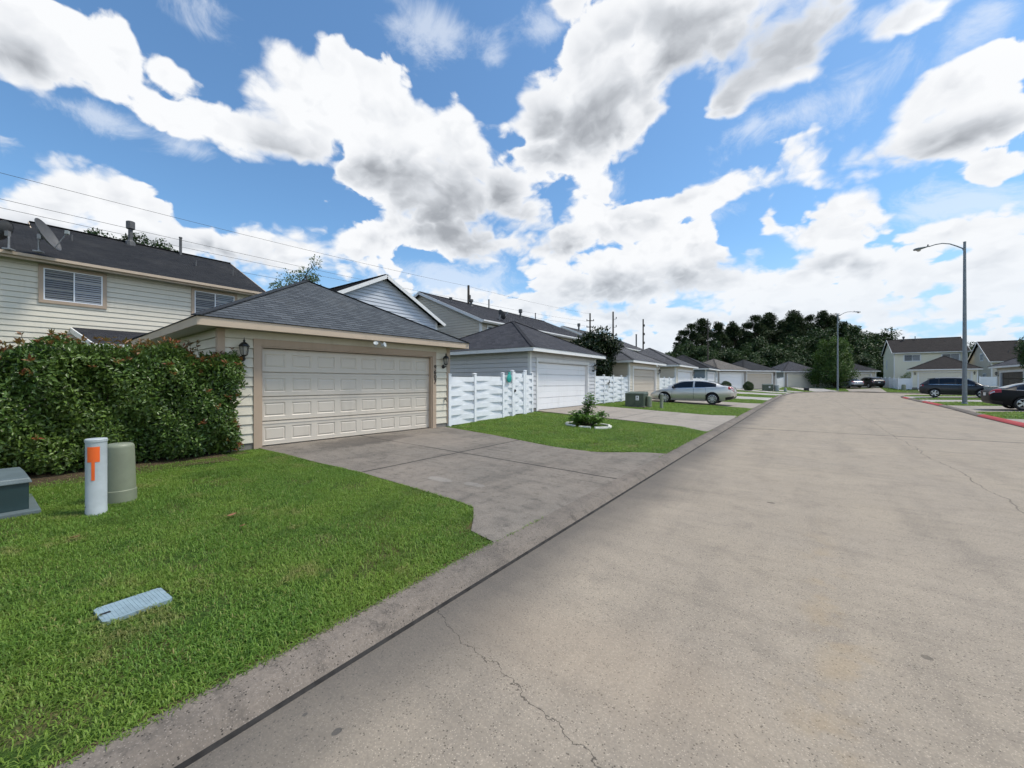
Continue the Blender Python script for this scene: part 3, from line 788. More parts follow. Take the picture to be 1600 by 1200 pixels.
def shell(h, W, D, H, rise, ridge, wall, trim, roof, oh, rake, O, ex=.19, cbl=True, cbr=True, rl=None, rr=None, gr=.02):
    rl = rake if rl is None else rl; rr = rake if rr is None else rr
    # generic frame: a along the ridge, b across
    if ridge == 'x': La, Lb = W, D; P = lambda a, b, z: O+Vector((a, b, z))
    else: La, Lb = D, W; P = lambda a, b, z: O+Vector((b, a, z))
    mb = MB()
    X, Y, Z = Vector((1,0,0)), Vector((0,1,0)), Vector((0,0,1))
    full = lambda L: (lambda v: (0, L))
    for Or, U, N, L in ((Vector((0,0,0)),X,-Y,W),(Vector((W,0,0)),Y,X,D),(Vector((W,D,0)),-X,Y,W),(Vector((0,D,0)),-Y,-X,D)):
        lap(mb, O+Or, U, Z, N, L, H, full(L), .020, ex, .1, gr)
        is_gable = (ridge == 'x' and abs(N.x) > .5) or (ridge == 'y' and abs(N.y) > .5)
        if is_gable: lap(mb, O+Or+Z*H, U, Z, N, L, rise, (lambda v, L=L: (L/2*v/rise, L-L/2*v/rise)), .020, ex, 0., gr)
    wl = mb.build('siding', M[wall], h)
    w = .11; t = .03
    for x, s in ((0,-1),(W,1)):
        for y, q in ((0,-1),(D,1)):
            if (x == 0 and not cbl) or (x == W and not cbr): continue
            cb = MB(); xa, xb = sorted((x+s*t, x-s*w))
            cb.box(O+Vector((xa, min(y,y+q*t), 0)), O+Vector((xb, max(y,y+q*t), H)))
            xo = sorted((x, x+s*t)); yo = sorted((y-q*.0005, y-q*w))
            cb.box(O+Vector((xo[0],yo[0],0)), O+Vector((xo[1],yo[1],H)))
            cb.build('corner_board', M[trim], h)
    sl = rise/(Lb/2); ez = H-oh*sl+.16; rz_ = H+rise+.16
    S = math.hypot(Lb/2+oh, rz_-ez)
    rb = MB(); Lr = La+rl+rr
    for side in (0, 1):
        b0 = -oh if side == 0 else Lb+oh
        A = P(-rl, b0, ez); Bq = P(La+rr, b0, ez); T = P(-rl, Lb/2, rz_)
        U = (Bq-A).normalized(); V = (T-A).normalized(); N = U.cross(V)
        if N.z < 0:
            A, Bq = Bq, A; U = -U; T = P(La+rr, Lb/2, rz_); V = (T-A).normalized(); N = U.cross(V)
        lap(rb, A, U, V, N, Lr, S, full(Lr), .008, .14)
        k = N*-.11
        rb.face([A+k, A+k+V*S, A+k+V*S+U*Lr, A+k+U*Lr])
    ro = rb.build('roof', M[roof], h)
    cp = MB(); cp.bar(P(-rl,Lb/2,rz_+.008), P(La+rr,Lb/2,rz_+.008), .24, .03); cp.build('ridge_cap', M[roof], ro)
    fm = M['fascia_tan' if trim == 'tan_trim' else trim]
    for a, on in ((-rl-.015, rl > .01), (La+rr+.015, rr > .01)):
        for b0 in (-oh, Lb+oh):
            q = 0. if on else .80
            if not on and a > 0: continue
            fb = MB(); fb.bar(P(a,b0+(Lb/2-b0)*q,ez-.09+(rz_-ez)*q), P(a,Lb/2,rz_-.09), .03, .19); fb.build('bargeboard', fm, h)
    for b0, s in ((-oh-.015,-1), (Lb+oh+.015,1)):
        fb = MB(); fb.bar(P(-rl,b0,ez-.09), P(La+rr,b0,ez-.09), .03, .17); fo = fb.build('fascia', fm, h)
        gt = MB(); bq = b0+s*.070
        gt.bar(P(-rl,bq,ez-.05), P(La+rr,bq,ez-.05), .10, .10)
        gt.build('gutter', M['white_trim' if trim != 'tan_trim' else 'fascia_tan'], fo)
    for b0, b1 in ((-oh,0),(Lb,Lb+oh)):
        sf = MB(); q = [P(-rl,b0,ez-.14),P(La+rr,b0,ez-.14),P(La+rr,b1,ez-.14),P(-rl,b1,ez-.14)]; sf.face(q); sf.build('soffit', M['soffit'], h)

# ------------------------------------------------------------------ fences of woven white boards
def weave(mb, p, q, z0, z1, A=.024, bh=.155, n=10, flip=0):
    p = Vector((*p, 0)); q = Vector((*q, 0)); d = q-p; L = d.length; d.normalize(); N = Vector((d.y, -d.x, 0))
    rows = int(round((z1-z0)/bh)); bh = (z1-z0)/rows; th = .012
    for r in range(rows):
        s = 1 if (r+flip) % 2 == 0 else -1; za = z0+r*bh-.004; zb = z0+(r+1)*bh+.004
        V = []; F = []
        for i in range(n+1):
            u = i/n; o = A*s*math.cos(math.pi*u)
            c = p+d*(u*L)+N*o
            for nn, z in ((th,za),(th,zb),(-th,zb),(-th,za)): V.append(c+N*nn*.5+Vector((0,0,z)))
        for i in range(n):
            a = 4*i; b = a+4
            for k in range(4): F.append((a+k, b+k, b+(k+1) % 4, a+(k+1) % 4))
        mb.mesh(V, F)
def post(parent, p, z0, z1, w=.105, name='post'):
    mb = MB(); x, y = p; a = w/2
    mb.box((x-a,y-a,z0-.3),(x+a,y+a,z1))
    b = a+.010
    mb.box((x-b,y-b,z1),(x+b,y+b,z1+.02)); mb.mesh([(x-b,y-b,z1+.02),(x+b,y-b,z1+.02),(x+b,y+b,z1+.02),(x-b,y+b,z1+.02),(x,y,z1+.045)], [(0,1,4),(1,2,4),(2,3,4),(3,0,4)])
    return mb.build(name, M['vinyl'], parent)
def fence(label, pts, h=1.62, group='white woven board fences', step=None, gate=None, raised=None):
    """pts: world xy of posts; gate = index of the bay that is a gate"""
    z0 = gz1(*pts[0]); f = empty('fence', (pts[0][0], pts[0][1], z0), 0, label, 'fence', group)
    L = [(x-pts[0][0], y-pts[0][1]) for x, y in pts]; Z = [gz1(*p)-z0 for p in pts]
    for i, p in enumerate(L):
        hh = h+.02+(.09 if raised and i in raised else 0)
        post(f, p, Z[i], Z[i]+hh)
    for i in range(len(L)-1):
        a, b = Vector(L[i]), Vector(L[i+1]); d = (b-a).normalized()*.05
        mb = MB(); zb = min(Z[i],Z[i+1])+.03
        up = .07 if gate == i else 0
        weave(mb, a+d, b-d, zb+up*.5, zb+h-.08+up, flip=i % 2)
        if gate == i:
            for e, s in ((a+d,1),(b-d,-1)):
                q = e+d.normalized()*.05*s; mb.box((q.x-.04,q.y-.05,zb),(q.x+.045,q.y+.05,zb+h+.05))
            o = mb.build('gate', M['vinyl'], f)
            lt = MB(); q = a+d*2; lt.box((q.x+.045,q.y-.03,1.02),(q.x+.085,q.y+.03,1.12)); lt.tube([(q.x+.08,q.y,1.08),(q.x+.12,q.y,1.08)], .012, 6); lt.build('latch', M['black_metal'], o)
        else: mb.build('fence_panel', M['vinyl'], f)
    return f
# ------------------------------------------------------------------ cars
def herm(xs, ys):
    xs = np.array(xs, float); ys = np.array(ys, float)
    o = np.argsort(xs); xs, ys = xs[o], ys[o]
    d = np.diff(ys)/np.diff(xs); m = np.r_[d[0], (d[1:]+d[:-1])/2, d[-1]]
    for i in range(1, len(xs)-1):
        if d[i-1]*d[i] <= 0: m[i] = 0
        else: m[i] = np.sign(d[i])*min(abs(m[i]), 3*abs(d[i-1]), 3*abs(d[i]))
    def f(x):
        x = np.clip(np.asarray(x, float), xs[0], xs[-1]); i = np.clip(np.searchsorted(xs, x)-1, 0, len(xs)-2)
        hh = xs[i+1]-xs[i]; t = (x-xs[i])/hh
        return (2*t**3-3*t**2+1)*ys[i]+(t**3-2*t**2+t)*hh*m[i]+(-2*t**3+3*t**2)*ys[i+1]+(t**3-t**2)*hh*m[i+1]
    return f
CARS = {
 'sedan': dict(top=[(-2.43,.86),(-2.38,.98),(-2.25,1.07),(-1.95,1.10),(-1.4,1.07),(-.4,1.02),(.7,.985),(1.25,.965),(1.7,.89),(2.1,.77),(2.33,.62),(2.43,.50)],
   low=[(-2.43,.46),(-2.36,.36),(-2.1,.27),(-1.8,.21),(0,.20),(1.9,.20),(2.25,.22),(2.38,.28),(2.43,.36)],
   w=[(-2.43,.66),(-2.38,.76),(-2.2,.85),(-1.8,.905),(-1,.925),(.6,.92),(1.5,.905),(2.0,.85),(2.25,.74),(2.38,.6),(2.43,.48)],
   roof=[(-2.02,1.06),(-1.75,1.17),(-1.35,1.335),(-.9,1.43),(-.35,1.47),(.1,1.465),(.45,1.42),(.8,1.28),(1.1,1.13),(1.42,.93)],
   wr=[(-2.02,.62),(-1.4,.60),(-.5,.60),(.3,.60),(.9,.64),(1.42,.70)], wb=.84,
   rear=-1.32, front=1.42, R=.335, side=[(-1.52,-.34),(-.24,.92)], wind=(.42,1.30), back=(-1.86,-1.05), tail=(-2.43,-2.16,.66,.88), head=(1.98,2.36,.62,.84)),
 'suv': dict(top=[(-2.38,.98),(-2.32,1.10),(-2.1,1.17),(-1.4,1.16),(-.4,1.13),(.7,1.11),(1.2,1.10),(1.7,1.05),(2.1,.95),(2.33,.78),(2.42,.62)],
   low=[(-2.38,.50),(-2.3,.38),(-2.0,.29),(-1.7,.25),(0,.25),(1.8,.25),(2.2,.27),(2.36,.36),(2.42,.44)],
   w=[(-2.38,.74),(-2.3,.84),(-2.1,.90),(-1.7,.95),(-1,.965),(.6,.96),(1.5,.95),(2.0,.89),(2.25,.78),(2.36,.64),(2.42,.52)],
   roof=[(-2.34,1.15),(-2.1,1.33),(-1.8,1.54),(-1.5,1.665),(-1.0,1.73),(-.3,1.745),(.2,1.72),(.55,1.63),(.9,1.45),(1.2,1.26),(1.5,1.06)],
   wr=[(-2.34,.66),(-1.5,.64),(-.5,.66),(.3,.66),(.9,.68),(1.5,.74)], wb=.88,
   rear=-1.38, front=1.44, R=.37, side=[(-1.72,-1.16),(-1.08,-.16),(-.06,1.12)], wind=(.5,1.38), back=(-2.24,-1.62), tail=(-2.38,-2.08,.66,.86), head=(1.95,2.34,.66,.86)),
}
def make_car(name, label, kind, paint, lighttail=False, cat='car', spokes=10):
    P = CARS[kind]; root = empty(name, (0,0,0), 0, label, cat, 'parked cars')
    top, low, w, roof, wr = (herm(*zip(*P[k])) for k in ('top','low','w','roof','wr'))
    x0, x1 = P['low'][0][0], P['low'][-1][0]
    SX = np.concatenate([x0+(np.linspace(0,1,9)**1.7)*.35, np.linspace(x0+.4, x1-.4, 40), x1-(np.linspace(1,0,9)**1.7)*.35])
    kn = np.linspace(0, 1, 9)
    def lower(x, s):
        zl, zt, ww = float(low(x)), float(top(x)), float(w(x)); ze = zt-.05*min(1, (zt-zl)/.5)
        h = ze-zl
        ys = [0, ww*.80, ww*.94, ww*.985, ww, ww*.985, ww*.95, ww*.82, 0]
        zs = [zl, zl, zl+.16*h, zl+.34*h, zl+.55*h, zl+.76*h, zl+.94*h, ze+.028, zt]
        return np.array([x, float(herm(kn, ys)(s)), float(herm(kn, zs)(s))])
    NS = 25; ss = np.linspace(0, 1, NS)
    V = []; F = []
    for x in SX:
        half = [lower(x, s) for s in ss]
        ring = half+[np.array([p[0], -p[1], p[2]]) for p in half[-2:0:-1]]
        V += ring
    m = 2*NS-2
    for i in range(len(SX)-1):
        for k in range(m): F.append((i*m+k, i*m+(k+1) % m, (i+1)*m+(k+1) % m, (i+1)*m+k))
    F.append(tuple(range(m))[::-1]); F.append(tuple((len(SX)-1)*m+k for k in range(m)))
    mb = MB(); mb.mesh(V, F); body = mb.build('body', [M[paint], M['plastic_black']], root)
    bm = bmesh.new(); bm.from_mesh(body.data); bmesh.ops.recalc_face_normals(bm, faces=bm.faces); bm.to_mesh(body.data); bm.free()
    cut = MB(); r = P['R']+.055
    for ax in (P['rear'], P['front']):
        for s in (-1, 1):
            cut.lathe([(0,0),(r,0),(r,.42),(0,.42)], n=36, M=Matrix.Translation((ax, s*.62, P['R']+.02)) @ Matrix.Rotation(R(-90*s),4,'X'))
    c = cut.build('cutter', M['plastic_black'], None, merge=True)
    bm = bmesh.new(); bm.from_mesh(c.data); bmesh.ops.recalc_face_normals(bm, faces=bm.faces); bm.to_mesh(c.data); bm.free()
    md = body.modifiers.new('arches', 'BOOLEAN'); md.object = c; md.operation = 'DIFFERENCE'; md.solver = 'EXACT'
    try: md.material_mode = 'TRANSFER'
    except Exception: pass
    bpy.context.view_layer.update()
    me = bpy.data.meshes.new_from_object(body.evaluated_get(bpy.context.evaluated_depsgraph_get()))
    body.modifiers.clear(); body.data = me; bpy.data.objects.remove(c)
    me.polygons.foreach_set('use_smooth', [True]*len(me.polygons)); me.set_sharp_from_angle(angle=R(38))
    wb = P['wb']
    def green(x, t):
        zb = float(top(x))-.06; zr = max(float(roof(x)), zb+.005); ze = zb+(zr-zb)*.90; wrx = float(wr(x))
        if t <= 1: y = wb+(wrx-wb)*t+.030*math.sin(math.pi*t); z = zb+(ze-zb)*t
        else: q = t-1; y = wrx*(1-q); z = ze+(zr-ze)*(1-(1-q)**2.2)
        return np.array([x, y, z])
    def patch(mbx, fn, xa, xb, ta, tb, off, nx=16, nt=8, sides=(1,-1)):
        for s in sides:
            G = []
            for i in range(nx+1):
                x = xa+(xb-xa)*i/nx; row = []
                for k in range(nt+1):
                    t = ta+(tb-ta)*k/nt; e = 1e-3
                    p = fn(x, t); du = fn(min(x+e,1e9), t)-fn(x-e, t); dv = fn(x, min(t+e, tb+e))-fn(x, t-e)
                    n = np.cross(du, dv); ln = np.linalg.norm(n); n = n/ln if ln > 1e-12 else np.array([0,0,1.])
                    c0 = np.array([p[0], 0, .75])
                    if np.dot(n, p-c0) < 0: n = -n
                    p = p+n*off; row.append(Vector((p[0], p[1]*s, p[2])))
                G.append(row)
            vs = [p for r_ in G for p in r_]; fs = []
            for i in range(nx):
                for k in range(nt):
                    q = (i*(nt+1)+k, (i+1)*(nt+1)+k, (i+1)*(nt+1)+k+1, i*(nt+1)+k+1)
                    fs.append(q if s > 0 else q[::-1])
            mbx.mesh(vs, fs)
    gm = MB(); patch(gm, green, P['roof'][0][0], P['roof'][-1][0], 0, 2, 0, 48, 20)
    gm.build('cabin', M[paint], root, smooth=True, merge=True)
    for a, b in P['side']:
        for s in (1, -1): g_ = MB(); patch(g_, green, a, b, .10, .90, .005, 18, 6, (s,)); g_.build('side_window', M['car_glass'], root, smooth=True)
    g_ = MB(); patch(g_, green, P['wind'][0], P['wind'][1], 1.06, 2, .005, 14, 10); g_.build('windscreen', M['car_glass'], root, smooth=True)
    g_ = MB(); patch(g_, green, P['back'][0], P['back'][1], 1.08, 2, .005, 14, 10); g_.build('rear_window', M['car_glass'], root, smooth=True)
    aa, bb = P['side'][0][0]-.05, P['side'][-1][1]+.05
    for s in (1, -1): ch = MB(); patch(ch, green, aa, bb, .03, .085, .006, 24, 1, (s,)); ch.build('window_trim', M['chrome'], root)
    # doors: dark seam under a body-coloured skin
    d = [(P['rear']+.36, -.30), (-.28, P['front']-.46)]
    for a, b in d:
        for s in (1, -1):
            dm = MB(); dm.mi = 1; patch(dm, lower, a-.008, b+.008, .24, .80, .0015, 14, 14, (s,)); dm.mi = 0; patch(dm, lower, a, b, .248, .794, .003, 14, 14, (s,))
            do = dm.build('door', [M[paint], M['plastic_black']], root, smooth=True)
            hm = MB(); p = lower(a+.16, .71); hm.box((p[0]-.01, s*(p[1]+.004)-.012, p[2]-.014), (p[0]+.19, s*(p[1]+.004)+.022, p[2]+.012))
            hm.build('door_handle', M[paint] if paint != 'black_paint' else M['chrome'], do, bevel=.006)
    for s in (1, -1):
        tl = MB(); a, b, t0, t1 = P['tail']; patch(tl, lower, a, b+(.1 if lighttail else 0), t0, t1, .006, 10, 8, (s,))
        tlo = tl.build('tail_light', M['red_lens'], root, smooth=True)
        cl = MB(); patch(cl, lower, a+.02, b-.12, t0+.02, t0+.09, .010, 6, 3, (s,)); cl.build('reversing_lamp', M['clear_lens'], tlo, smooth=True)
        hl = MB(); a, b, t0, t1 = P['head']; patch(hl, lower, a, b, t0, t1, .006, 10, 8, (s,)); hl.build('headlight', M['clear_lens'], root, smooth=True)
        sk = MB(); patch(sk, lower, P['rear']+.42, P['front']-.42, .13, .21, .012, 16, 4, (s,)); sk.build('sill', M['plastic_black'] if kind == 'suv' else M[paint], root, smooth=True)
    for s in (1, -1):
        mm = MB(); x = P['side'][-1][1]-.06; z = float(top(x))-.02
        mm.lathe([(0,-.10),(.06,-.09),(.085,-.02),(.085,.03),(.07,.06),(0,.065)], n=14, M=Matrix.Translation((x, s*(wb+.17), z+.06)) @ Matrix.Rotation(R(-90),4,'Y') @ Matrix.Scale(.75,4,(0,0,1)))
        mm.tube([(x, s*(wb-.02), z), (x, s*(wb+.12), z+.03)], .028, 6)
        mm.build('wing_mirror', M['plastic_black'], root, smooth=True)
    bp = MB(); zb = float(low(x0+.1)); patch(bp, lower, x0+.01, x0+.42, .0, .30, .008, 8, 6); bp.build('rear_bumper_trim', M['plastic_black'], root, smooth=True)
    pl = MB(); zt = .80 if kind == 'sedan' else .86; pl.box((x0-.018,-.16,zt-.08),(x0+.02,.16,zt+.08)); pl.build('number_plate', M['plate'], root)
    if kind == 'suv':
        sp = MB(); zr = float(roof(-1.5)); sp.mesh([(-1.86,-.6,zr-.05),(-1.86,.6,zr-.05),(-1.36,.62,zr+.03),(-1.36,-.62,zr+.03),(-1.86,-.6,zr-.08),(-1.86,.6,zr-.08),(-1.36,.62,zr-.03),(-1.36,-.62,zr-.03)], [(0,3,2,1),(4,5,6,7),(0,1,5,4),(1,2,6,5),(2,3,7,6),(3,0,4,7)])
        sp.build('roof_spoiler', M[paint], root)
    # wheels
    rr = P['R']; tyre = None
    for ax in (P['rear'], P['front']):
        for s in (1, -1):
            Mx = Matrix.Translation((ax, s*(.905 if kind == 'suv' else .865), rr)) @ Matrix.Rotation(R(-90*s),4,'X')
            t = MB(); t.lathe([(rr*.68,-.20),(rr*.95,-.20),(rr,-.17),(rr,-.03),(rr*.95,.0),(rr*.80,.006),(rr*.69,-.004),(rr*.68,-.03)], n=40, M=Mx)
            wh = t.build('wheel', M['rubber'], root, smooth=True)
            q = MB(); q.lathe([(rr*.69,-.03),(rr*.70,-.002),(rr*.655,.002),(rr*.64,-.012)], n=40, M=Mx); q.lathe([(0,.0),(rr*.15,.0),(rr*.17,-.02),(rr*.16,-.05)], n=20, M=Mx)
            for k in range(spokes):
                an = 2*math.pi*k/spokes
                Q = Mx @ Matrix.Rotation(an,4,'Z'); wd = rr*.052 if spokes > 6 else rr*.10
                q.mesh([Q @ Vector(p) for p in ((rr*.12,-wd,-.012),(rr*.66,-wd*1.35,-.010),(rr*.66,wd*1.35,-.010),(rr*.12,wd,-.012),(rr*.12,-wd*1.2,-.05),(rr*.66,-wd*1.5,-.04),(rr*.66,wd*1.5,-.04),(rr*.12,wd*1.2,-.05))], [(0,1,2,3),(0,4,5,1),(1,5,6,2),(2,6,7,3)])
            q.build('rim', M['rim'], wh, smooth=True, angle=30)
            br = MB(); br.lathe([(0,-.09),(rr*.62,-.09)], n=24, M=Mx); br.build('brake_disc', M['bronze'], wh)
    return root
def place(o, x, y, deg, z=None, s=1.0, dz=0.):
    o.location = (x, y, (gz1(x, y) if z is None else z)+dz); o.rotation_euler = (0, 0, R(deg)); o.scale = (s, s, s); return o

# ------------------------------------------------------------------ utilities
def marker_post(name, label, loc, r, h, mat, group=None, orange=False, collar=True, cat='marker post'):
    o = empty(name, loc, 0, label, cat, group)
    mb = MB(); mb.lathe([(r*1.02,-.2),(r*1.02,h*.07),(r,h*.075),(r,h-.035)], n=28); mb.build('tube', M[mat], o, smooth=True)
    cp = MB(); cp.lathe([(r,h-.035),(r*1.06,h-.034),(r*1.06,h-.008),(r*.98,h),(0,h+.004)], n=28); cp.build('cap', M['post_white'] if mat != 'post_grey' else M[mat], o, smooth=True)
    if orange:
        ob = MB(); rr = r+.0025
        def strip(a0, a1, z0, z1):
            n = 8
            for i in range(n):
                t0 = R(a0+(a1-a0)*i/n); t1 = R(a0+(a1-a0)*(i+1)/n)
                ob.face([(rr*math.cos(t0),rr*math.sin(t0),z0),(rr*math.cos(t1),rr*math.sin(t1),z0),(rr*math.cos(t1),rr*math.sin(t1),z1),(rr*math.cos(t0),rr*math.sin(t0),z1)])
        c = orange
        strip(c-34, c+34, h*.70, h*.90); strip(c-9, c+9, h*.46, h*.70)
        ob.build('marker_tape', M['orange'], o)
        sc = MB(); sc.box((-.004,-.004,-.004),(.004,.004,.004), Matrix.Translation(((r+.003)*math.cos(R(c-50)),(r+.003)*math.sin(R(c-50)),.1))); sc.build('screw', M['bronze'], o)
    return o
def pedestal(label, loc, r0, r1, h, mat, group=None):
    o = empty('utility_pedestal', loc, 0, label, 'utility pedestal', group)
    a = h*.2; ra = r0+(r1-r0)*.2
    mb = MB(); mb.lathe([(r0*1.03,-.2),(ra*1.03,a),(ra*.99,a+.006)], n=30); mb.build('base_sleeve', M[mat], o, smooth=True)
    cb = MB(); cb.lathe([(ra*.985,a+.004),(r1,h*.93),(r1*.985,h*.955),(r1*.90,h*.985),(r1*.75,h*.998),(0,h)], n=30); cb.build('dome_cover', M[mat], o, smooth=True, angle=60)
    lb = MB(); lb.box((r1*.5,-.02,h*.80),(r1*1.02,.015,h*.83)); lb.build('lid_hook', M[mat], o)
    return o
def transformer(label, loc, rz, w, d, h, mat, top, pad='kerb', group='transformer boxes', plate=True):
    """pad-mounted box, front on local -y, sloped lid"""
    o = empty('transformer_box', loc, R(rz), label, 'transformer box', group)
    pb = MB(); pb.box((-.08,-.12,-.15),(w+.08,d+.10,.035)); pb.build('pad', M['trans_top'] if pad == 'grey' else M[pad], o, bevel=.01)
    mb = MB(); hb = h*.86
    mb.mesh([(0,0,.036),(w,0,.036),(w,d,.036),(0,d,.036),(0,0,hb),(w,0,hb),(w,d,hb),(0,d,hb)], [(0,1,5,4),(1,2,6,5),(2,3,7,6),(3,0,4,7)])
    mb.box((w*.5-.004,-.004,.06),(w*.5+.004,.0,hb-.02)); mb.box((w*.18,-.006,hb*.62),(w*.62,.0,hb*.625)); mb.box((w*.18,-.006,hb*.75),(w*.62,.0,hb*.755))
    mb.build('cabinet', M[mat], o, bevel=.008)
    lb = MB(); e = .025
    lb.mesh([(-e,-e,hb-.02),(w+e,-e,hb-.02),(w+e,d+e,hb-.02),(-e,d+e,hb-.02),(-e*.2,-e*.2,hb+.035),(w+e*.2,-e*.2,hb+.035),(w-e,d-e,h),(e,d-e,h)], [(0,1,5,4),(1,2,6,5),(2,3,7,6),(3,0,4,7),(4,5,6,7),(3,2,1,0)])
    lb.build('lid', M[top], o, bevel=.012)
    if plate:
        q = MB(); q.box((w*.58,-.010,hb*.52),(w*.58+.17,-.001,hb*.52+.24)); qo = q.build('warning_plate', M['label_white'], o)
        k = MB(); k.box((w*.58+.05,-.014,hb*.52+.12),(w*.58+.11,-.010,hb*.52+.20)); k.box((w*.58+.03,-.014,hb*.52+.05),(w*.58+.14,-.010,hb*.52+.07)); k.build('plate_mark', M['black_metal'], qo)
    return o
def street_lamp(label, loc, rz, h, arm=3.0):
    o = empty('street_lamp', loc, R(rz), label, 'street lamp', 'street lamps')
    mb = MB(); mb.lathe([(.135,-.3),(.13,0),(.07,h),(.075,h+.005),(.075,h+.06),(0,h+.07)], n=18); mb.build('pole', M['pole_grey'], o, smooth=True)
    bs = MB(); bs.lathe([(.17,-.2),(.17,.03),(.15,.10),(.135,.12)], n=18); bs.build('base_flange', M['pole_grey'], o, smooth=True)
    ar = MB(); k = arm/3
    ar.tube([(.05,0,h-.42),(.5*k,0,h-.18),(1.0*k,0,h+.06),(1.5*k,0,h+.17),(2.0*k,0,h+.16),(2.45*k,0,h+.08)], [.04,.04,.036,.034,.032,.03], 8); ar.box((.02,-.09,h-.5),(.09,.09,h-.34)); ar.build('arm', M['pole_grey'], o, smooth=True)
    hd = MB(); T = Matrix.Translation((2.38*k,0,h+.11)) @ Matrix.Rotation(R(8),4,'Y') @ Matrix.Rotation(R(90),4,'Y')
    hd.lathe([(0,0),(.05,.0),(.07,.15),(.13,.42),(.155,.60),(.13,.78),(.06,.86),(0,.87)], n=16, M=T @ Matrix.Scale(.62,4,(1,0,0)))
    ho = hd.build('lamp_head', M['pole_grey'], o, smooth=True)
    ln = MB(); ln.lathe([(.13,.0),(.12,-.07),(.07,-.13),(0,-.15)], n=16, M=Matrix.Translation((2.38*k+.57,0,h-.03)) @ Matrix.Rotation(R(8),4,'Y')); ln.build('lamp_lens', M['lamp_glass'], ho, smooth=True)
    pc = MB(); pc.lathe([(.04,0),(.04,.07),(.03,.09),(0,.095)], (2.38*k+.1,0,h+.15), 10); pc.build('photocell', M['plastic_black'], ho)
    return o
def utility_pole(label, x, y, h, kind, rz=0):
    o = empty('utility_pole', (x, y, 0), R(rz), label, 'utility pole', 'utility poles')
    mb = MB(); mb.lathe([(.19,-.5),(.17,0),(.12,h),(0,h+.02)], n=12); mb.build('pole', M['wood_pole'], o, smooth=True)
    if kind == 'cross':
        for z in (h-1.25, h-2.3):
            cb = MB(); cb.bar((-.62,-.16,z),(.62,-.16,z),.10,.12); c = cb.build('crossarm', M['wood_pole'], o)
            for s in (-.55, .55):
                ib = MB(); ib.lathe([(.02,0),(.05,.03),(.05,.09),(.08,.10),(.05,.14),(.05,.2),(0,.23)], (s,-.16,z+.06), 8); ib.build('insulator', M['flue'], c)
    elif kind == 'side':
        for k in range(4):
            z = h-1.2-k*1.3; ib = MB(); ib.tube([(.1,0,z),(.5,0,z+.05)], .035, 6); ib.lathe([(.03,0),(.07,.05),(.07,.3),(0,.34)], (.5,0,z+.05), 8); ib.build('insulator', M['flue'], o)
    elif kind == 'stub':
        for k in range(3):
            z = h-1.4-k*1.6; ib = MB(); ib.lathe([(.02,0),(.1,.05),(.1,.4),(.02,.45)], (.22,0,z), 8); ib.build('insulator', M['flue'], o)
    return o
def dish(label, loc, rz, d=.62, tilt=35):
    o = empty('satellite_dish', loc, R(rz), label, 'satellite dish', 'satellite dishes on the roof')
    a = d/2; T = Matrix.Translation((0,.0,.42)) @ Matrix.Rotation(R(90-tilt),4,'X')
    mb = MB(); n = 6; prof = [(a*i/n, .16*a*(i/n)**2*2) for i in range(n+1)]
    mb.lathe(prof, n=28, M=T @ Matrix.Scale(1.12,4,(0,1,0))); mb.lathe([(r, z-.008) for r, z in prof][::-1], n=28, M=T @ Matrix.Scale(1.12,4,(0,1,0)))
    mb.lathe([(a*.985,.32*a),(a*1.02,.32*a+.004),(a*1.02,.32*a-.014),(a*.985,.32*a-.014)], n=28, M=T @ Matrix.Scale(1.12,4,(0,1,0)))
    mb.build('reflector', M['flue'], o, smooth=True)
    st = MB(); st.tube([(0,.10,-.12),(0,.10,.26),(0,.04,.40)], .028, 8); st.box((-.10,.0,-.14),(.10,.2,-.10)); st.box((-.05,.02,.30),(.05,.12,.46)); st.build('mount', M['galv'], o)
    tip = T @ Vector((0,-.08,.62)); ar = MB(); ar.tube([T @ Vector((0,-a*1.0,.08)), tip], .016, 6); ao = ar.build('feed_arm', M['galv'], o)
    lf = MB(); lf.box((-.05,-.05,-.05),(.05,.05,.07), Matrix.Translation(tip)); lf.build('receiver', M['post_grey'], ao, bevel=.01)
    return o
# ------------------------------------------------------------------ vegetation
def unit(a): return a/np.maximum(np.linalg.norm(a, axis=1, keepdims=True), 1e-9)
def leaf_mesh(name, P, D, N, L, W, mat, parent=None, fold=.12):
    S = unit(np.cross(D, N)); N2 = np.cross(S, D); L = L[:,None]; W = W[:,None]
    V = np.stack([P, P+D*L*.45+S*W*.5+N2*L*fold, P+D*L-N2*L*.08, P+D*L*.45-S*W*.5+N2*L*fold], 1).reshape(-1, 3)
    b = np.arange(len(P))[:,None]*4
    T = np.concatenate([b+np.array([[0,1,2]]), b+np.array([[0,2,3]])], 1).reshape(-1, 3)
    return np_mesh(name, V, T, mat, parent)
def rand_dirs(n): return unit(rng.normal(size=(n, 3)))

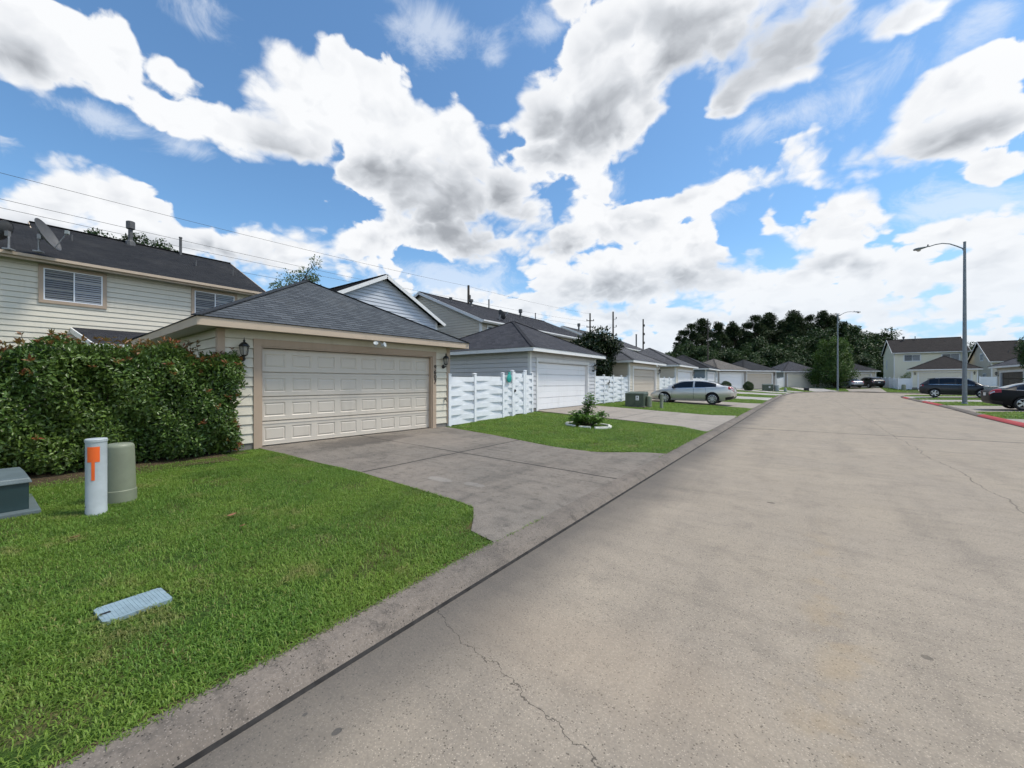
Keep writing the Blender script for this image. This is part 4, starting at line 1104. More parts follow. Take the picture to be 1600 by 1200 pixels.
def hedge():
    x0, x1, y0, y1, h = -10.35, -9.02, -4.2, 3.28, 1.97
    base = gz1(-9.2, 0)
    o = empty('hedge', ((x0+x1)/2, (y0+y1)/2, base), 0, 'dense clipped hedge of glossy green leaves with red shoots beside the cream garage', 'hedge')
    hx, hy = (x1-x0)/2, (y1-y0)/2
    def surf(n, inner):
        # points on / just under the surface of a lumpy rounded box
        u = rng.random((n, 3))*2-1
        f = rng.random(n); P = np.zeros((n, 3)); Nn = np.zeros((n, 3))
        A = [2*hy*h, 2*hy*2*hx, 2*hx*h]; tot = A[0]*1.5+A[1]+A[2]*2
        a = A[0]*1.0/tot; b = a+A[0]*.5/tot; c = b+A[1]/tot; d = c+A[2]/tot
        front = f < a; back = (f >= a) & (f < b); topm = (f >= b) & (f < c); e1 = (f >= c) & (f < d); e2 = f >= d
        P[:,0] = u[:,0]*hx; P[:,1] = u[:,1]*hy; P[:,2] = (u[:,2]*.5+.5)*h
        P[front,0] = hx; Nn[front] = (1,0,0); P[back,0] = -hx; Nn[back] = (-1,0,0); P[topm,2] = h; Nn[topm] = (0,0,1)
        P[e1,1] = hy; Nn[e1] = (0,1,0); P[e2,1] = -hy; Nn[e2] = (0,-1,0)
        # lumps
        l = .055*np.sin(P[:,1]*2.3+P[:,2]*1.7)+.09*np.sin(P[:,1]*4.9-P[:,2]*3.1+1)+.07*np.sin(P[:,0]*5+P[:,1]*7.7+P[:,2]*5)
        # rounded edges: pull corners in
        r = np.maximum(0, np.abs(P[:,0])/hx-.55)/.45; q = np.maximum(0, P[:,2]/h-.75)/.25; t = np.maximum(0, np.abs(P[:,1])/hy-.93)/.07
        P[:,0] *= 1-.18*q**2*r-.12*t**2; P[:,2] *= 1-.07*r**2; 
        low = np.maximum(0, .42-P[:,2])/.42; P[:,0] -= np.sign(P[:,0])*low**2*.34*(np.abs(P[:,0]) > hx*.5)
        P += Nn*(l-inner)[:,None]
        P[:,2] = np.maximum(P[:,2], .05)
        return P, Nn
    n = 60000
    P, Nn = surf(n, rng.exponential(.09, n))
    D = unit(Nn*.55+rand_dirs(n)*.9+np.array([0,0,.25])); NN = unit(Nn*.6+rand_dirs(n)*.6+np.array([0,0,.6]))
    L = rng.uniform(.05, .095, n); leaf_mesh('foliage', P, D, NN, L, L*rng.uniform(.38,.5,n), M['hedge_leaf'], o)
    # dark inner twigs and leaves in depth
    n = 34000; P, Nn = surf(n, rng.uniform(.16, .50, n)); D = rand_dirs(n); L = rng.uniform(.09, .15, n)
    leaf_mesh('inner_foliage', P, D, unit(Nn+rand_dirs(n)*.5), L, L*.5, M['hedge_leaf'], o)
    # red new growth in tufts, mostly along the top and the right end
    Pt, Nt = surf(900, np.zeros(900))
    keep = ((Nt[:,2] > .5) & (rng.random(900) < .9)) | ((Pt[:,2] > h*.74) & (rng.random(900) < .40)) | ((Pt[:,1] > hy*.80) & (rng.random(900) < .45)) | (rng.random(900) < .04)
    Pt, Nt = Pt[keep], Nt[keep]; k = 7
    up = unit(Nt*.8+np.array([0,0,.9])+rng.normal(size=Nt.shape)*.25)
    hh = rng.uniform(.0, .10, len(Pt))*(Nt[:,2] > .5)
    C = np.repeat(Pt+up*hh[:,None], k, 0)+rng.normal(size=(len(Pt)*k, 3))*.012; U = np.repeat(up, k, 0)
    D = unit(U*.75+rand_dirs(len(C))*.75); L = rng.uniform(.06, .11, len(C))
    leaf_mesh('new_growth', C, D, unit(U+rand_dirs(len(C))*.4), L, L*.36, M['hedge_red'], o)
    # tall wild shoots
    sb = MB(); SP, SD = [], []
    for _ in range(46):
        x, y = rnd.uniform(-hx*.7, hx*.7), rnd.uniform(-hy, hy*.97); L_ = rnd.uniform(.10, .34)
        a = Vector((x, y, h-.06)); b = a+Vector((rnd.uniform(-.06,.06), rnd.uniform(-.06,.06), L_)); sb.tube([a, b], [.005,.003], 4)
        for q in range(9):
            t = rnd.uniform(.35, 1.0); SP.append(a.lerp(b, t)); an = rnd.uniform(0, 6.28); SD.append((math.cos(an)*.8, math.sin(an)*.8, rnd.uniform(.2, 1.0)))
    SP = np.array([tuple(p) for p in SP]); SD = unit(np.array(SD)); L = rng.uniform(.06,.10,len(SP))
    leaf_mesh('shoot_leaves', SP, SD, unit(np.array([0,0,1.])+rand_dirs(len(SP))*.5), L, L*.38, M['hedge_red'], o)
    sb.build('shoot_stems', M['twig'], o)
    tw = MB()
    for i in range(60):
        y = -hy+.1+i*(2*hy-.2)/59; x = rnd.uniform(-.35, .35)
        p = [Vector((x,y,-.1)), Vector((x+rnd.uniform(-.15,.15),y+rnd.uniform(-.12,.12),.7)), Vector((x+rnd.uniform(-.35,.35),y+rnd.uniform(-.2,.2),1.75))]
        tw.tube(p, [.022,.016,.006], 5)
        for _ in range(5):
            a = p[1].lerp(p[2], rnd.random()); tw.tube([a, a+Vector((rnd.uniform(-.3,.3),rnd.uniform(-.3,.3),rnd.uniform(.1,.3)))], [.008,.003], 4)
    tw.build('stems', M['twig'], o)
    return o

def tree(name, label, h, trunk_r, crown, n_cl, per, leaf, mat, bark, group, cat='tree', shape='round', lean=0., seed=1, spread=.5, flat=1.):
    """crown = (z0, z1, radius). clusters of leaves on limbs, open between them"""
    r = random.Random(seed); g = np.random.default_rng(seed)
    o = empty(name, (0,0,0), 0, label, cat, group)
    z0, z1, rad = crown; cz = (z0+z1)/2; hz = (z1-z0)/2
    tb = MB(); top = Vector((lean, lean*.4, z0+(z1-z0)*(.85 if shape == 'pine' else .6)))
    k = 7; pts = [Vector((0,0,-.3)).lerp(top, i/(k-1))+Vector((r.uniform(-1,1),r.uniform(-1,1),0))*(.012*h if 0 < i < k-1 else 0) for i in range(k)]
    tb.tube(pts, [trunk_r*(1.25 if i == 0 else 1-.75*i/(k-1)) for i in range(k)], 9)
    C = []; 
    for i in range(n_cl):
        for _ in range(30):
            if shape == 'pine':
                z = z0+(z1-z0)*r.random()**.8; q = (z-z0)/(z1-z0); rr = rad*(.55+.75*math.sin(math.pi*min(1, q*.9+.12)))*(1-.55*q**2.5)
                a = r.uniform(0, 6.283); d = rr*r.uniform(.25, 1.0)
                c = Vector((lean*q+d*math.cos(a), d*math.sin(a), z))
            else:
                v = Vector((r.gauss(0,1), r.gauss(0,1), r.gauss(0,1))).normalized()*r.uniform(.45, 1.0)**.6
                lump = 1+.26*math.sin(3*math.atan2(v.y, v.x)+seed)+.20*math.sin(5*v.z+seed*2)+r.uniform(-.12,.18)
                c = Vector((lean+v.x*rad*lump, v.y*rad*lump, cz+v.z*hz*lump))
            if all((c-e).length > spread*.55 for e in C): break
        C.append(c)
    for c in C:
        z = min(max(c.z-abs(c.x-lean)*.5-.2*hz, z0*.75), top.z); b = pts[0].lerp(top, min(1, max(0, (z+.3)/(top.z+.3))))
        m = b.lerp(c, .55)+Vector((0,0,.08*hz)); rr = trunk_r*.22
        tb.tube([b, m, c], [rr, rr*.6, rr*.2], 5)
    tb.build('trunk', bark, o, smooth=True)
    n = n_cl*per
    cs = np.array([tuple(c) for c in C]); siz = g.uniform(.55, 1.25, len(C))
    idx = np.repeat(np.arange(len(C)), per)
    dirs = unit(g.normal(size=(n, 3))); rr = g.random(n)**.45
    off = dirs*rr[:,None]*spread*siz[idx][:,None]; off[:,2] *= flat
    P = cs[idx]+off
    out = unit(P-np.array([lean, 0, cz*.9]))
    D = unit(dirs*.6+unit(g.normal(size=(n,3)))*.7+np.array([0,0,-.1])); N = unit(out*.5+unit(g.normal(size=(n,3)))*.6+np.array([0,0,.7]))
    L = g.uniform(.75, 1.3, n)*leaf
    leaf_mesh('crown', P, D, N, L, L*(.32 if shape == 'pine' else .5), mat, o)
    return o

def shrub_fig(label, loc):
    o = empty('shrub', loc, 0, label, 'shrub'); sb = MB(); P = []; D = []
    for i in range(40):
        a = rnd.uniform(0, 6.283); tall = i < 9
        rad = rnd.uniform(.05, .30) if tall else rnd.uniform(.30, .70); hh = rnd.uniform(.70, 1.12) if tall else rnd.uniform(.24, .48)
        p = [Vector((0,0,-.02))+Vector((math.cos(a),math.sin(a),0))*.06, Vector((math.cos(a)*rad*.55, math.sin(a)*rad*.55, hh*.5)), Vector((math.cos(a)*rad+(.1 if tall else 0), math.sin(a)*rad, hh))]
        sb.tube(p, [.014,.010,.004], 5)
        for _ in range(34):
            t = rnd.uniform(.35, 1.0); q = (p[0].lerp(p[1], t*2) if t < .5 else p[1].lerp(p[2], t*2-1)); b = rnd.uniform(0, 6.283)
            P.append(tuple(q+Vector((rnd.gauss(0,.05),rnd.gauss(0,.05),rnd.gauss(0,.03))))); D.append((math.cos(b), math.sin(b), rnd.uniform(-.1, .7)))
    sb.build('stems', M['bark'], o)
    P = np.array(P); D = unit(np.array(D)); L = rng.uniform(.08, .15, len(P))
    leaf_mesh('foliage', P, D, unit(np.array([0,0,1.])+rand_dirs(len(P))*.55), L, L*.62, M['fig_leaf'], o); return o

def topiary(label, loc, r, hz, mat, n=5200, group=None):
    o = empty('clipped_bush', loc, 0, label, 'bush', group)
    v = rand_dirs(n); s = 1+.07*np.sin(5*v[:,0]+3*v[:,2])+.05*np.sin(9*v[:,1])
    P = v*np.array([r, r, hz])*(s*(1-rng.exponential(.06, n)))[:,None]+np.array([0,0,hz*.92]); P[:,2] = np.maximum(P[:,2], .02)
    L = rng.uniform(.06, .12, n); leaf_mesh('foliage', P, unit(v*.5+rand_dirs(n)), unit(v+rand_dirs(n)*.5), L, L*.5, mat, o)
    sb = MB()
    for k in range(7): sb.tube([(0,0,-.1),(r*.5*math.cos(k),r*.5*math.sin(k),hz*1.1)], [.03,.01], 5)
    sb.build('stems', M['twig'], o); return o

def grass():
    zones = [(-9.3,-2.30,-3.2,3.9,9500,.038,.0062),(-9.2,-2.32,8.0,14.3,2600,.050,.012),(-9.4,-2.32,19.8,28,800,.06,.022),(-9.4,-2.32,33,41,300,.07,.035),
             (-9.4,-2.2,45.5,54,200,.07,.05),(-9.3,-1.0,57,69,110,.08,.06),(-4,11.5,70,84,70,.08,.07),
             (5.9,14,26,33,420,.06,.03),(7,14,38.5,48,260,.07,.04),(7,14,49,62,160,.07,.05)]
    PP, LL, WW = [], [], []
    for x0,x1,y0,y1,den,l,w in zones:
        n = int((x1-x0)*(y1-y0)*den); x = rng.uniform(x0,x1,n); y = rng.uniform(y0,y1,n)
        P = np.column_stack([x, y])
        ok = np.ones(n, bool)
        inL = in_poly(LAWN_L, x, y); inR = in_poly(LAWN_R, x, y); ok &= inL | inR
        for d in DRIVES: ok &= ~in_poly(d, x, y)
        # thin and bare patches
        f = np.sin(x*1.9+y*.7)*np.sin(y*2.3-x*.6)+.6*np.sin(x*5.1-y*3.7)*np.sin(y*4.3+x*2.9)
        bare = sum(np.exp(-(((x-a)/c)**2+((y-b)/d)**2)) for a,b,c,d in ((-5.1,2.35,.5,.35),(-4.1,1.15,.25,.12),(-3.3,.95,.3,.2),(-6.2,.3,.45,.3),(-4.6,-.3,.5,.25),(-3.0,1.8,.3,.4),(-6.0,2.9,.4,.3),(-7.2,2.2,.5,.4),(-3.6,-.8,.4,.3)))
        ok &= rng.random(n) < np.clip(1.1-.62*np.clip(f, 0, 1.3)-.75*bare*(1+.6*np.sin(x*19+y*13)), .22, 1)
        ok &= ~((x < -8.15-.12*np.sin(y*5)) & (y < 3.4) & (rng.random(n) < np.clip((-7.9-x)*1.1, 0, .97)*(1-.75*sstep(1.3, 2.6, y)*(x > -8.9))))
        ok &= ~((np.abs(x+3.70) < .145+.018*np.sin(y*31)) & (np.abs(y-.69) < .19+.02*np.sin(x*53)))
        x, y = x[ok], y[ok]
        P = np.column_stack([x, y, gz(x, y)-.012]); PP.append(P)
        k = len(x); edge = 1+.25*np.sin(x*3.1+y*2.2); LL.append(rng.uniform(.55,1.25,k)*l*edge); WW.append(rng.uniform(.7,1.2,k)*w)
    P = np.concatenate(PP); L = np.concatenate(LL)[:,None]; W = np.concatenate(WW)[:,None]; n = len(P)
    a = rng.uniform(0, 2*np.pi, n); lean = rng.uniform(.45, 1.35, n)[:,None]
    H = np.column_stack([np.cos(a), np.sin(a), np.zeros(n)]); S = np.column_stack([-np.sin(a), np.cos(a), np.zeros(n)])
    Z = np.array([0,0,1.])
    mid = P+(H*lean*.35+Z*.62)*L; tip = P+(H*lean*1.0+Z*(.98-.34*lean))*L
    V = np.stack([P-S*W*.5, P+S*W*.5, mid+S*W*.42, mid-S*W*.42, tip], 1).reshape(-1, 3)
    b = np.arange(n)[:,None]*5
    T = np.concatenate([b+np.array([[0,1,2]]), b+np.array([[0,2,3]]), b+np.array([[3,2,4]])], 1).reshape(-1, 3)
    o = np_mesh('grass', V, T, M['grass_blade']); print('grass blades', n)
    return tag(o, 'short green grass growing on the lawns', 'grass', None, 'stuff')
# ------------------------------------------------------------------ camera, light, sky
HEAD = R(36.05)
cam = bpy.data.cameras.new('Camera'); cam.lens = 14.06; cam.sensor_width = 36; cam.shift_y = -.0019
cam.clip_start = .05; cam.clip_end = 6000
co = link(bpy.data.objects.new('Camera', cam)); co.location = (0, 0, 1.65); co.rotation_euler = (R(90), 0, HEAD)
scene.camera = co
SUN_AZ, SUN_EL = R(52), R(62)           # azimuth from +Y towards +X
sd = Vector((math.sin(SUN_AZ)*math.cos(SUN_EL), math.cos(SUN_AZ)*math.cos(SUN_EL), math.sin(SUN_EL)))
sun = bpy.data.lights.new('Sun', 'SUN'); sun.energy = 2.7; sun.angle = R(12); sun.color = (1, .93, .82)
so = link(bpy.data.objects.new('Sun', sun)); so.rotation_euler = (-sd).to_track_quat('-Z', 'Y').to_euler(); so.location = (20, 30, 60)

def build_sky():
    w = bpy.data.worlds.new('World'); scene.world = w; w.use_nodes = True
    t = w.node_tree; t.nodes.clear(); g = NT(t)
    out = g.n('OutputWorld'); bg = g.n('Background'); t.links.new(bg.outputs[0], out.inputs[0])
    STR = .1; bg.inputs[1].default_value = STR
    sky = g.n('TexSky', sky_type='NISHITA'); sky.sun_disc = False; sky.sun_elevation = SUN_EL; sky.sun_rotation = SUN_AZ
    sky.air_density = 1.0; sky.dust_density = .6; sky.ozone_density = 2.2; sky.altitude = 20
    d = g.vec('NORMALIZE', g.coord('Generated')); X, Y, Z = g.xyz(d)
    r = g.vec('DOT_PRODUCT', d, (math.cos(HEAD), math.sin(HEAD), 0)); f = g.vec('DOT_PRODUCT', d, (-math.sin(HEAD), math.cos(HEAD), 0))
    az = g.math('ARCTAN2', r, f); el = g.math('ARCSINE', Z)
    ae = g.comb(az, el, 0)
    zc = g.math('MAXIMUM', g.math('ADD', Z, .6), .3)
    p = g.vec('SCALE', d, scale=g.math('DIVIDE', 1.0, zc))            # clouds shrink towards the horizon
    # domain warp, then puffs: fractal noise plus rounded billows
    wv = g.vec('SUBTRACT', g.noise(p, 4.5, 4, .6, out='Color'), (.5,.5,.5))
    pw = g.vec('ADD', p, g.scale(wv, (.13,.13,.13)))
    def puff(v):
        a = g.math('SUBTRACT', g.noise(v, 8.0, 8, .62), .5)
        b = g.math('SUBTRACT', .42, g.voro(v, 14.0, 'F1', detail=2))
        return g.math('ADD', g.math('MULTIPLY', a, 1.25), g.math('MULTIPLY', b, .62))
    n0 = puff(pw)
    up = g.vec('MULTIPLY', pw, (.972,.972,.972))
    n1 = puff(up)
    # large cloud masses: rows of bearings (ramps over azimuth) blended by elevation; R cover, G grey base, B thin veil
    AZ, ROWS, DE, NS = R(60), 25, R(2.05), 32
    def pack(i, lo, hi):
        az_ = np.linspace(lo, hi, NS); el_ = np.full(NS, i*DE)
        return np.stack([mass(BLOBS, az_, el_)-.9*np.maximum(mass(HOLES, az_, el_), 0), mass(GREYS, az_, el_), mass(WISPS, az_, el_)], 1)
    aw = g.vec('ADD', ae, g.scale(wv, (.045,.045,0))); ax_, ey_, _z = g.xyz(aw)
    fl = g.math('DIVIDE', g.math('ADD', ax_, AZ), AZ); fr_ = g.math('DIVIDE', ax_, AZ); side = g.math('GREATER_THAN', ax_, 0.0)
    er = g.math('MULTIPLY', g.math('MAXIMUM', ey_, 0), 1/DE); acc = None
    for i in range(ROWS):
        rr = []
        for lo, hi, fc in ((-AZ, 0, fl), (0, AZ, fr_)):
            v = np.clip(pack(i, lo, hi)*.5+.5, 0, 1)
            rr.append(g.ramp(fc, [(k/(NS-1), tuple(float(q) for q in v[k])) for k in range(NS)]))
        row = g.mix(side, *rr)
        wgt = g.math('SUBTRACT', 1.0, g.math('ABSOLUTE', g.math('SUBTRACT', er, float(i))), clamp=True)
        acc = g.vec('SCALE', row, scale=wgt) if acc is None else g.vec('MULTIPLY_ADD', row, wgt, acc)
    acc = g.vec('MULTIPLY_ADD', acc, (2,2,2), (-1,-1,-1)); C, G, Wi = g.xyz(acc)
    # generic broken cloud for the parts of the sky outside the photograph
    beh = g.smooth(g.math('ABSOLUTE', az), .95, 1.2); hi = g.smooth(el, .80, 1.0)
    outm = g.math('MAXIMUM', beh, hi)
    gen = g.math('MULTIPLY', g.math('SUBTRACT', g.noise(p, 1.5, 4, .5), .46), 3.0)
    C = g.math('ADD', g.math('MULTIPLY', g.math('MAXIMUM', C, -1.2), g.math('SUBTRACT', 1, outm)), g.math('MULTIPLY', gen, outm))
    lowband = g.smooth(el, .05, .36, .66, -.42)
    C = g.math('MAXIMUM', C, g.math('ADD', lowband, g.math('MULTIPLY', g.math('SUBTRACT', g.noise(g.scale(p, (1, 1, 2.2)), 3.4, 4, .6), .55), 2.2)))
    fld = g.math('ADD', C, g.math('MULTIPLY', n0, 1.0))
    soft = g.smooth(g.noise(p, 3.2, 3), .38, .66, .14, .58)
    alpha = g.smooth(g.math('DIVIDE', g.math('ADD', fld, .10), soft), 0, 1)
    body = g.smooth(fld, -.02, .75)
    # rounded relief: a coarse and a fine difference between a puff and the sky just above it
    edge = g.math('MULTIPLY', g.math('SUBTRACT', n0, n1), .95)
    m0 = g.noise(pw, 5.0, 2, .5); m1 = g.noise(g.vec('MULTIPLY', pw, (.93,.93,.93)), 5.0, 2, .5)
    coarse = g.math('MULTIPLY', g.math('SUBTRACT', m0, m1), 1.5)
    lump = g.math('MULTIPLY', g.math('SUBTRACT', g.noise(pw, 3.4, 3, .5), .5), .34)
    grey = g.math('MULTIPLY', g.smooth(g.math('ADD', G, lump), -.78, .82), .82)
    grey = g.math('MULTIPLY', g.math('ADD', grey, .13), body)
    grey = g.math('SUBTRACT', grey, g.math('MULTIPLY', g.math('ADD', edge, coarse), g.math('ADD', g.math('MULTIPLY', body, .7), .15)), clamp=True)
    ccol = g.ramp(grey, [(0, (.720,.730,.745)), (.20, (.645,.660,.685)), (.50, (.50,.522,.555)), (1.0, (.29,.308,.337))])
    # thin veils
    wn = g.noise(g.scale(p, (1, 1.15, 1)), 8.0, 6, .68, .6)
    wa = g.math('MULTIPLY', g.smooth(g.math('ADD', Wi, g.math('MULTIPLY', g.math('SUBTRACT', wn, .52), 2.6)), .0, .9), .58)
    K = 1/STR
    toward = g.vec('DOT_PRODUCT', d, tuple(sd))
    boost = g.math('ADD', 1.0, g.math('MULTIPLY', outm, .6)); boost = g.math('ADD', boost, g.smooth(toward, .72, 1.0, 0, .9))  # clouds out of view and near the sun brightened to lift the walls
    skyc = sky.outputs[0]
    skyc = g.vec('MULTIPLY', skyc, SKYTINT)
    hz = g.smooth(el, .0, .33, 1, 0)
    skyc = g.mix(g.math('MULTIPLY', hz, .85), skyc, (.36*K, .52*K, .72*K))
    c = g.mix(wa, skyc, (.66*K, .70*K, .76*K))
    cc = g.vec('SCALE', ccol, scale=g.math('MULTIPLY', boost, K))
    cc = g.mix(g.math('MULTIPLY', hz, .62), cc, (.56*K, .63*K, .71*K))
    c = g.mix(alpha, c, cc)
    c = g.mix(g.smooth(el, -.02, .0, 1, 0), c, (.12*K, .12*K, .11*K))
    t.links.new(c, bg.inputs[0])
    w.cycles.sampling_method = 'NONE'

def mass(L, az, el):
    f = lambda x, y: (math.atan((x-800)/625), math.atan((597-y)/625/math.hypot(1, (x-800)/625)))
    m = np.full(az.shape, 9.); s = np.zeros(az.shape)
    for b in L:
        px, py, rx, ry = b
        a0, e0 = f(px, py); a1, _ = f(px-rx, py); a2, _ = f(px+rx, py); _, e1 = f(px, py-ry); _, e2 = f(px, py+ry)
        d = np.hypot((az-a0)/((a2-a1)/2), (el-e0)/((e1-e2)/2)); m = np.minimum(m, d); s += np.exp(-1.5*d*d)
    return np.clip(1.09-m, -1, 1)*.78+.22*np.minimum(s, 1.1)
SKYTINT = (.94, 1.24, 1.36)
BLOBS = [
 (60,60,120,75),(130,110,90,45),(170,60,70,45),(30,110,80,50),(265,103,50,22),(15,208,50,20),(190,112,45,30),(20,20,90,40),
 (125,275,42,36),(85,320,90,50),(170,315,80,55),(235,315,45,32),(60,375,130,60),(220,380,120,55),(330,385,95,40),(440,392,105,46),(550,390,62,48),(590,372,34,28),
 (455,100,48,58),(540,105,58,50),(592,112,38,42),(500,170,118,68),(330,190,88,36),(250,185,48,32),(236,160,16,20),(420,215,120,45),(600,190,100,70),(660,200,70,58),(702,200,52,52),(735,240,48,52),(640,275,135,66),(720,300,85,68),(690,350,98,58),(742,392,52,38),(600,268,75,48),(780,300,45,60),
 (900,110,52,46),(960,100,58,40),(1000,140,48,42),(940,170,92,58),(860,190,70,48),(1030,165,36,32),(900,230,85,42),(830,150,40,32),(960,222,55,32),(850,262,56,36),(905,272,45,20),(810,330,45,40),
 (1000,20,130,48),(1130,40,150,75),(1280,35,170,62),(1430,12,130,36),(1170,120,90,48),(1130,170,36,34),(1060,75,65,42),(880,8,45,30),(1250,95,70,36),
 (1570,80,58,45),(1490,130,88,52),(1420,180,76,42),(1350,195,45,24),(1540,190,88,58),(1470,225,105,38),(1560,268,70,30),(1340,240,66,26),(1240,230,56,32),(1250,265,75,26),(1150,288,70,26),(1080,312,55,24),(1380,255,55,22),
 (920,325,54,40),(880,368,75,36),(960,350,60,40),(840,390,40,26),(1010,345,45,34),(1060,380,65,34),(1092,362,28,36),(1000,405,115,42),(1080,430,120,42),(960,440,120,38),(1150,445,85,34),(880,430,55,26),(1200,475,100,30),(1110,402,40,28),
 (1300,342,42,44),(1350,332,40,32),(1270,365,22,22),(1320,388,68,38),(1250,428,70,28),(1360,420,85,34),(1212,342,16,34),(1224,378,18,16),(1500,355,120,20),(1440,375,75,24),(1560,385,60,20),(1480,428,140,28),(1560,460,85,34),(1400,458,75,24),
 (700,470,80,24),(800,480,85,28),(870,470,62,26),(930,500,115,26),(1050,500,130,28),(1150,505,110,24),(1290,490,100,20),(1390,507,70,16),(1500,500,90,22),(625,445,45,18),(1220,520,110,16),(600,475,50,16)]
GREYS = [(1180,50,230,85),(1120,165,50,36),(1060,60,130,60),(1350,22,150,45),(940,190,90,55),(870,230,65,36),(690,350,98,52),(720,310,52,44),(590,272,90,30),(1530,210,105,42),(1470,235,65,20),(890,378,48,20),(1030,445,90,20),(950,452,65,18),(90,395,115,30),(330,402,85,18),(430,222,65,16),(50,110,90,24),(1320,425,55,14),(1120,508,110,12),(780,320,36,40)]
WISPS = [(690,60,65,50),(770,85,40,36),(320,30,90,36),(1270,180,90,50),(1330,130,60,36),(1100,320,60,36),(940,290,60,30),(1480,320,130,36),(150,190,120,30),(285,215,60,30),(1400,100,60,36),(1180,200,60,36),(640,20,60,36),(1560,330,80,36),(860,40,50,40),(1300,470,200,60),(700,440,150,40),(1530,40,60,40)]
HOLES = [(480,290,60,22),(545,322,42,24),(380,275,80,16),(665,425,46,20),(290,335,20,30),(760,140,30,46),(1050,240,46,30),(1095,212,34,22),(1180,205,46,14),(1240,170,40,12),(1300,135,36,12),(1020,288,26,10),(1130,343,28,12),(1162,366,26,12),(1200,398,18,12),(1256,388,10,16),(1470,300,70,12),(1410,325,30,14),(640,405,24,22),(330,85,50,46),(1150,395,14,8)]
scene.view_settings.view_transform = 'Standard'; scene.view_settings.look = 'None'
scene.view_settings.exposure = 0.42; scene.view_settings.gamma = 1.0
scene.render.engine = 'CYCLES'; scene.cycles.use_denoising = True
scene.cycles.use_adaptive_sampling = True; scene.cycles.adaptive_threshold = .02
scene.cycles.max_bounces = 5; scene.cycles.transparent_max_bounces = 8; scene.cycles.diffuse_bounces = 2
# ------------------------------------------------------------------ the place
build_setting()
structure(grid_strip([[(x+.12*math.sin(y*3+x), y) for y in np.linspace(-5, 3.0, 40)] for x in (-10.5,-9.9,-9.3,-8.8,-8.4)], 'soil', M['soil'], .001))
# driveways (garage end -> kerb)
driveway([(-9.5,3.72),(-7,3.78),(-5.8,3.84),(-3.3,3.72),(-3.02,3.42),(-2.87,3.12),(-2.40,3.02)], [(-9.28,8.95),(-7,8.62),(-4.6,8.06),(-3.7,8.1),(-3.3,8.35),(-2.9,8.75),(-2.40,8.95)], M['drive_near'])
driveway([(-9.55,14.9),(-5,14.6),(-3.4,14.4),(-2.9,13.9),(-2.41,13.6)], [(-9.55,20.3),(-5,20.1),(-3.4,20.1),(-2.9,20.5),(-2.41,20.9)], M['drive'], 'driveway.001')
driveway([(-9.55,27.2),(-5,27.4),(-3.4,27.4),(-2.41,26.9)], [(-9.55,32.9),(-5,33.1),(-3.4,33.2),(-2.41,33.8)], M['drive'], 'driveway.002')
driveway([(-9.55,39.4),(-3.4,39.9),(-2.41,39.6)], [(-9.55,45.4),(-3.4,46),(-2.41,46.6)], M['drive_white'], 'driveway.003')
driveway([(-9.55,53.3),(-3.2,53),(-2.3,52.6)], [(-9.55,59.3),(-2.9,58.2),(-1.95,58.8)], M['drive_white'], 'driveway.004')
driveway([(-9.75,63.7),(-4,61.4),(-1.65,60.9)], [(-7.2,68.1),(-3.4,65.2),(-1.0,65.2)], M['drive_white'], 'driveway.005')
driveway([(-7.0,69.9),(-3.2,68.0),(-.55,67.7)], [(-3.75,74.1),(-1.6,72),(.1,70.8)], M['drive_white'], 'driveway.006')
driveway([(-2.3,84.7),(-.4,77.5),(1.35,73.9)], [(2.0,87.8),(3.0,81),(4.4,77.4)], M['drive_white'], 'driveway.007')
driveway([(4.95,88.9),(5.5,82),(5.6,77.5)], [(9.7,91.0),(9.7,82),(9.4,75.3)], M['drive'], 'driveway.008')
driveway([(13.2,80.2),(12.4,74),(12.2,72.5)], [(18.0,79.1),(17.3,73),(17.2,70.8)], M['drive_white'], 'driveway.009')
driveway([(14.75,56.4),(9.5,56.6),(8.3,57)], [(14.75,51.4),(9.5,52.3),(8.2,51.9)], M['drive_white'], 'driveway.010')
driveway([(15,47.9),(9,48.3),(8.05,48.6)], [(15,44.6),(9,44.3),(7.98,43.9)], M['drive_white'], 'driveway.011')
driveway([(15,38.2),(8.5,38.0),(7.75,38.6)], [(15,31.6),(8,31.3),(7.15,30.6)], M['drive'], 'driveway.012')
driveway([(15,25.8),(8,25.6),(6.85,25.9)], [(15,19),(8,19),(6.6,18.5)], M['drive'], 'driveway.013')
LIo = offset(LI, -.035)
structure(grid_strip([LI[(LI[:,1] > -8) & (LI[:,1] < 15)], offset(LI, .055)[(LI[:,1] > -8) & (LI[:,1] < 15)]], 'soil.001', M['soil'], -.004))
LAWN_L = np.concatenate([LIo[(LI[:,1] > -8) & (LI[:,0] < 18)], [(20,100),(-9.4,100),(-9.4,14.5),(-9.1,13.9),(-9.1,8.8),(-9.3,3.3),(-9.3,-8)]])
LAWN_R = np.concatenate([RI[(RI[:,1] > 5) & (RI[:,0] < 20) & (np.arange(len(RI)) <= np.argmax(RI[:,1]))], [(20,60),(20,5)]])

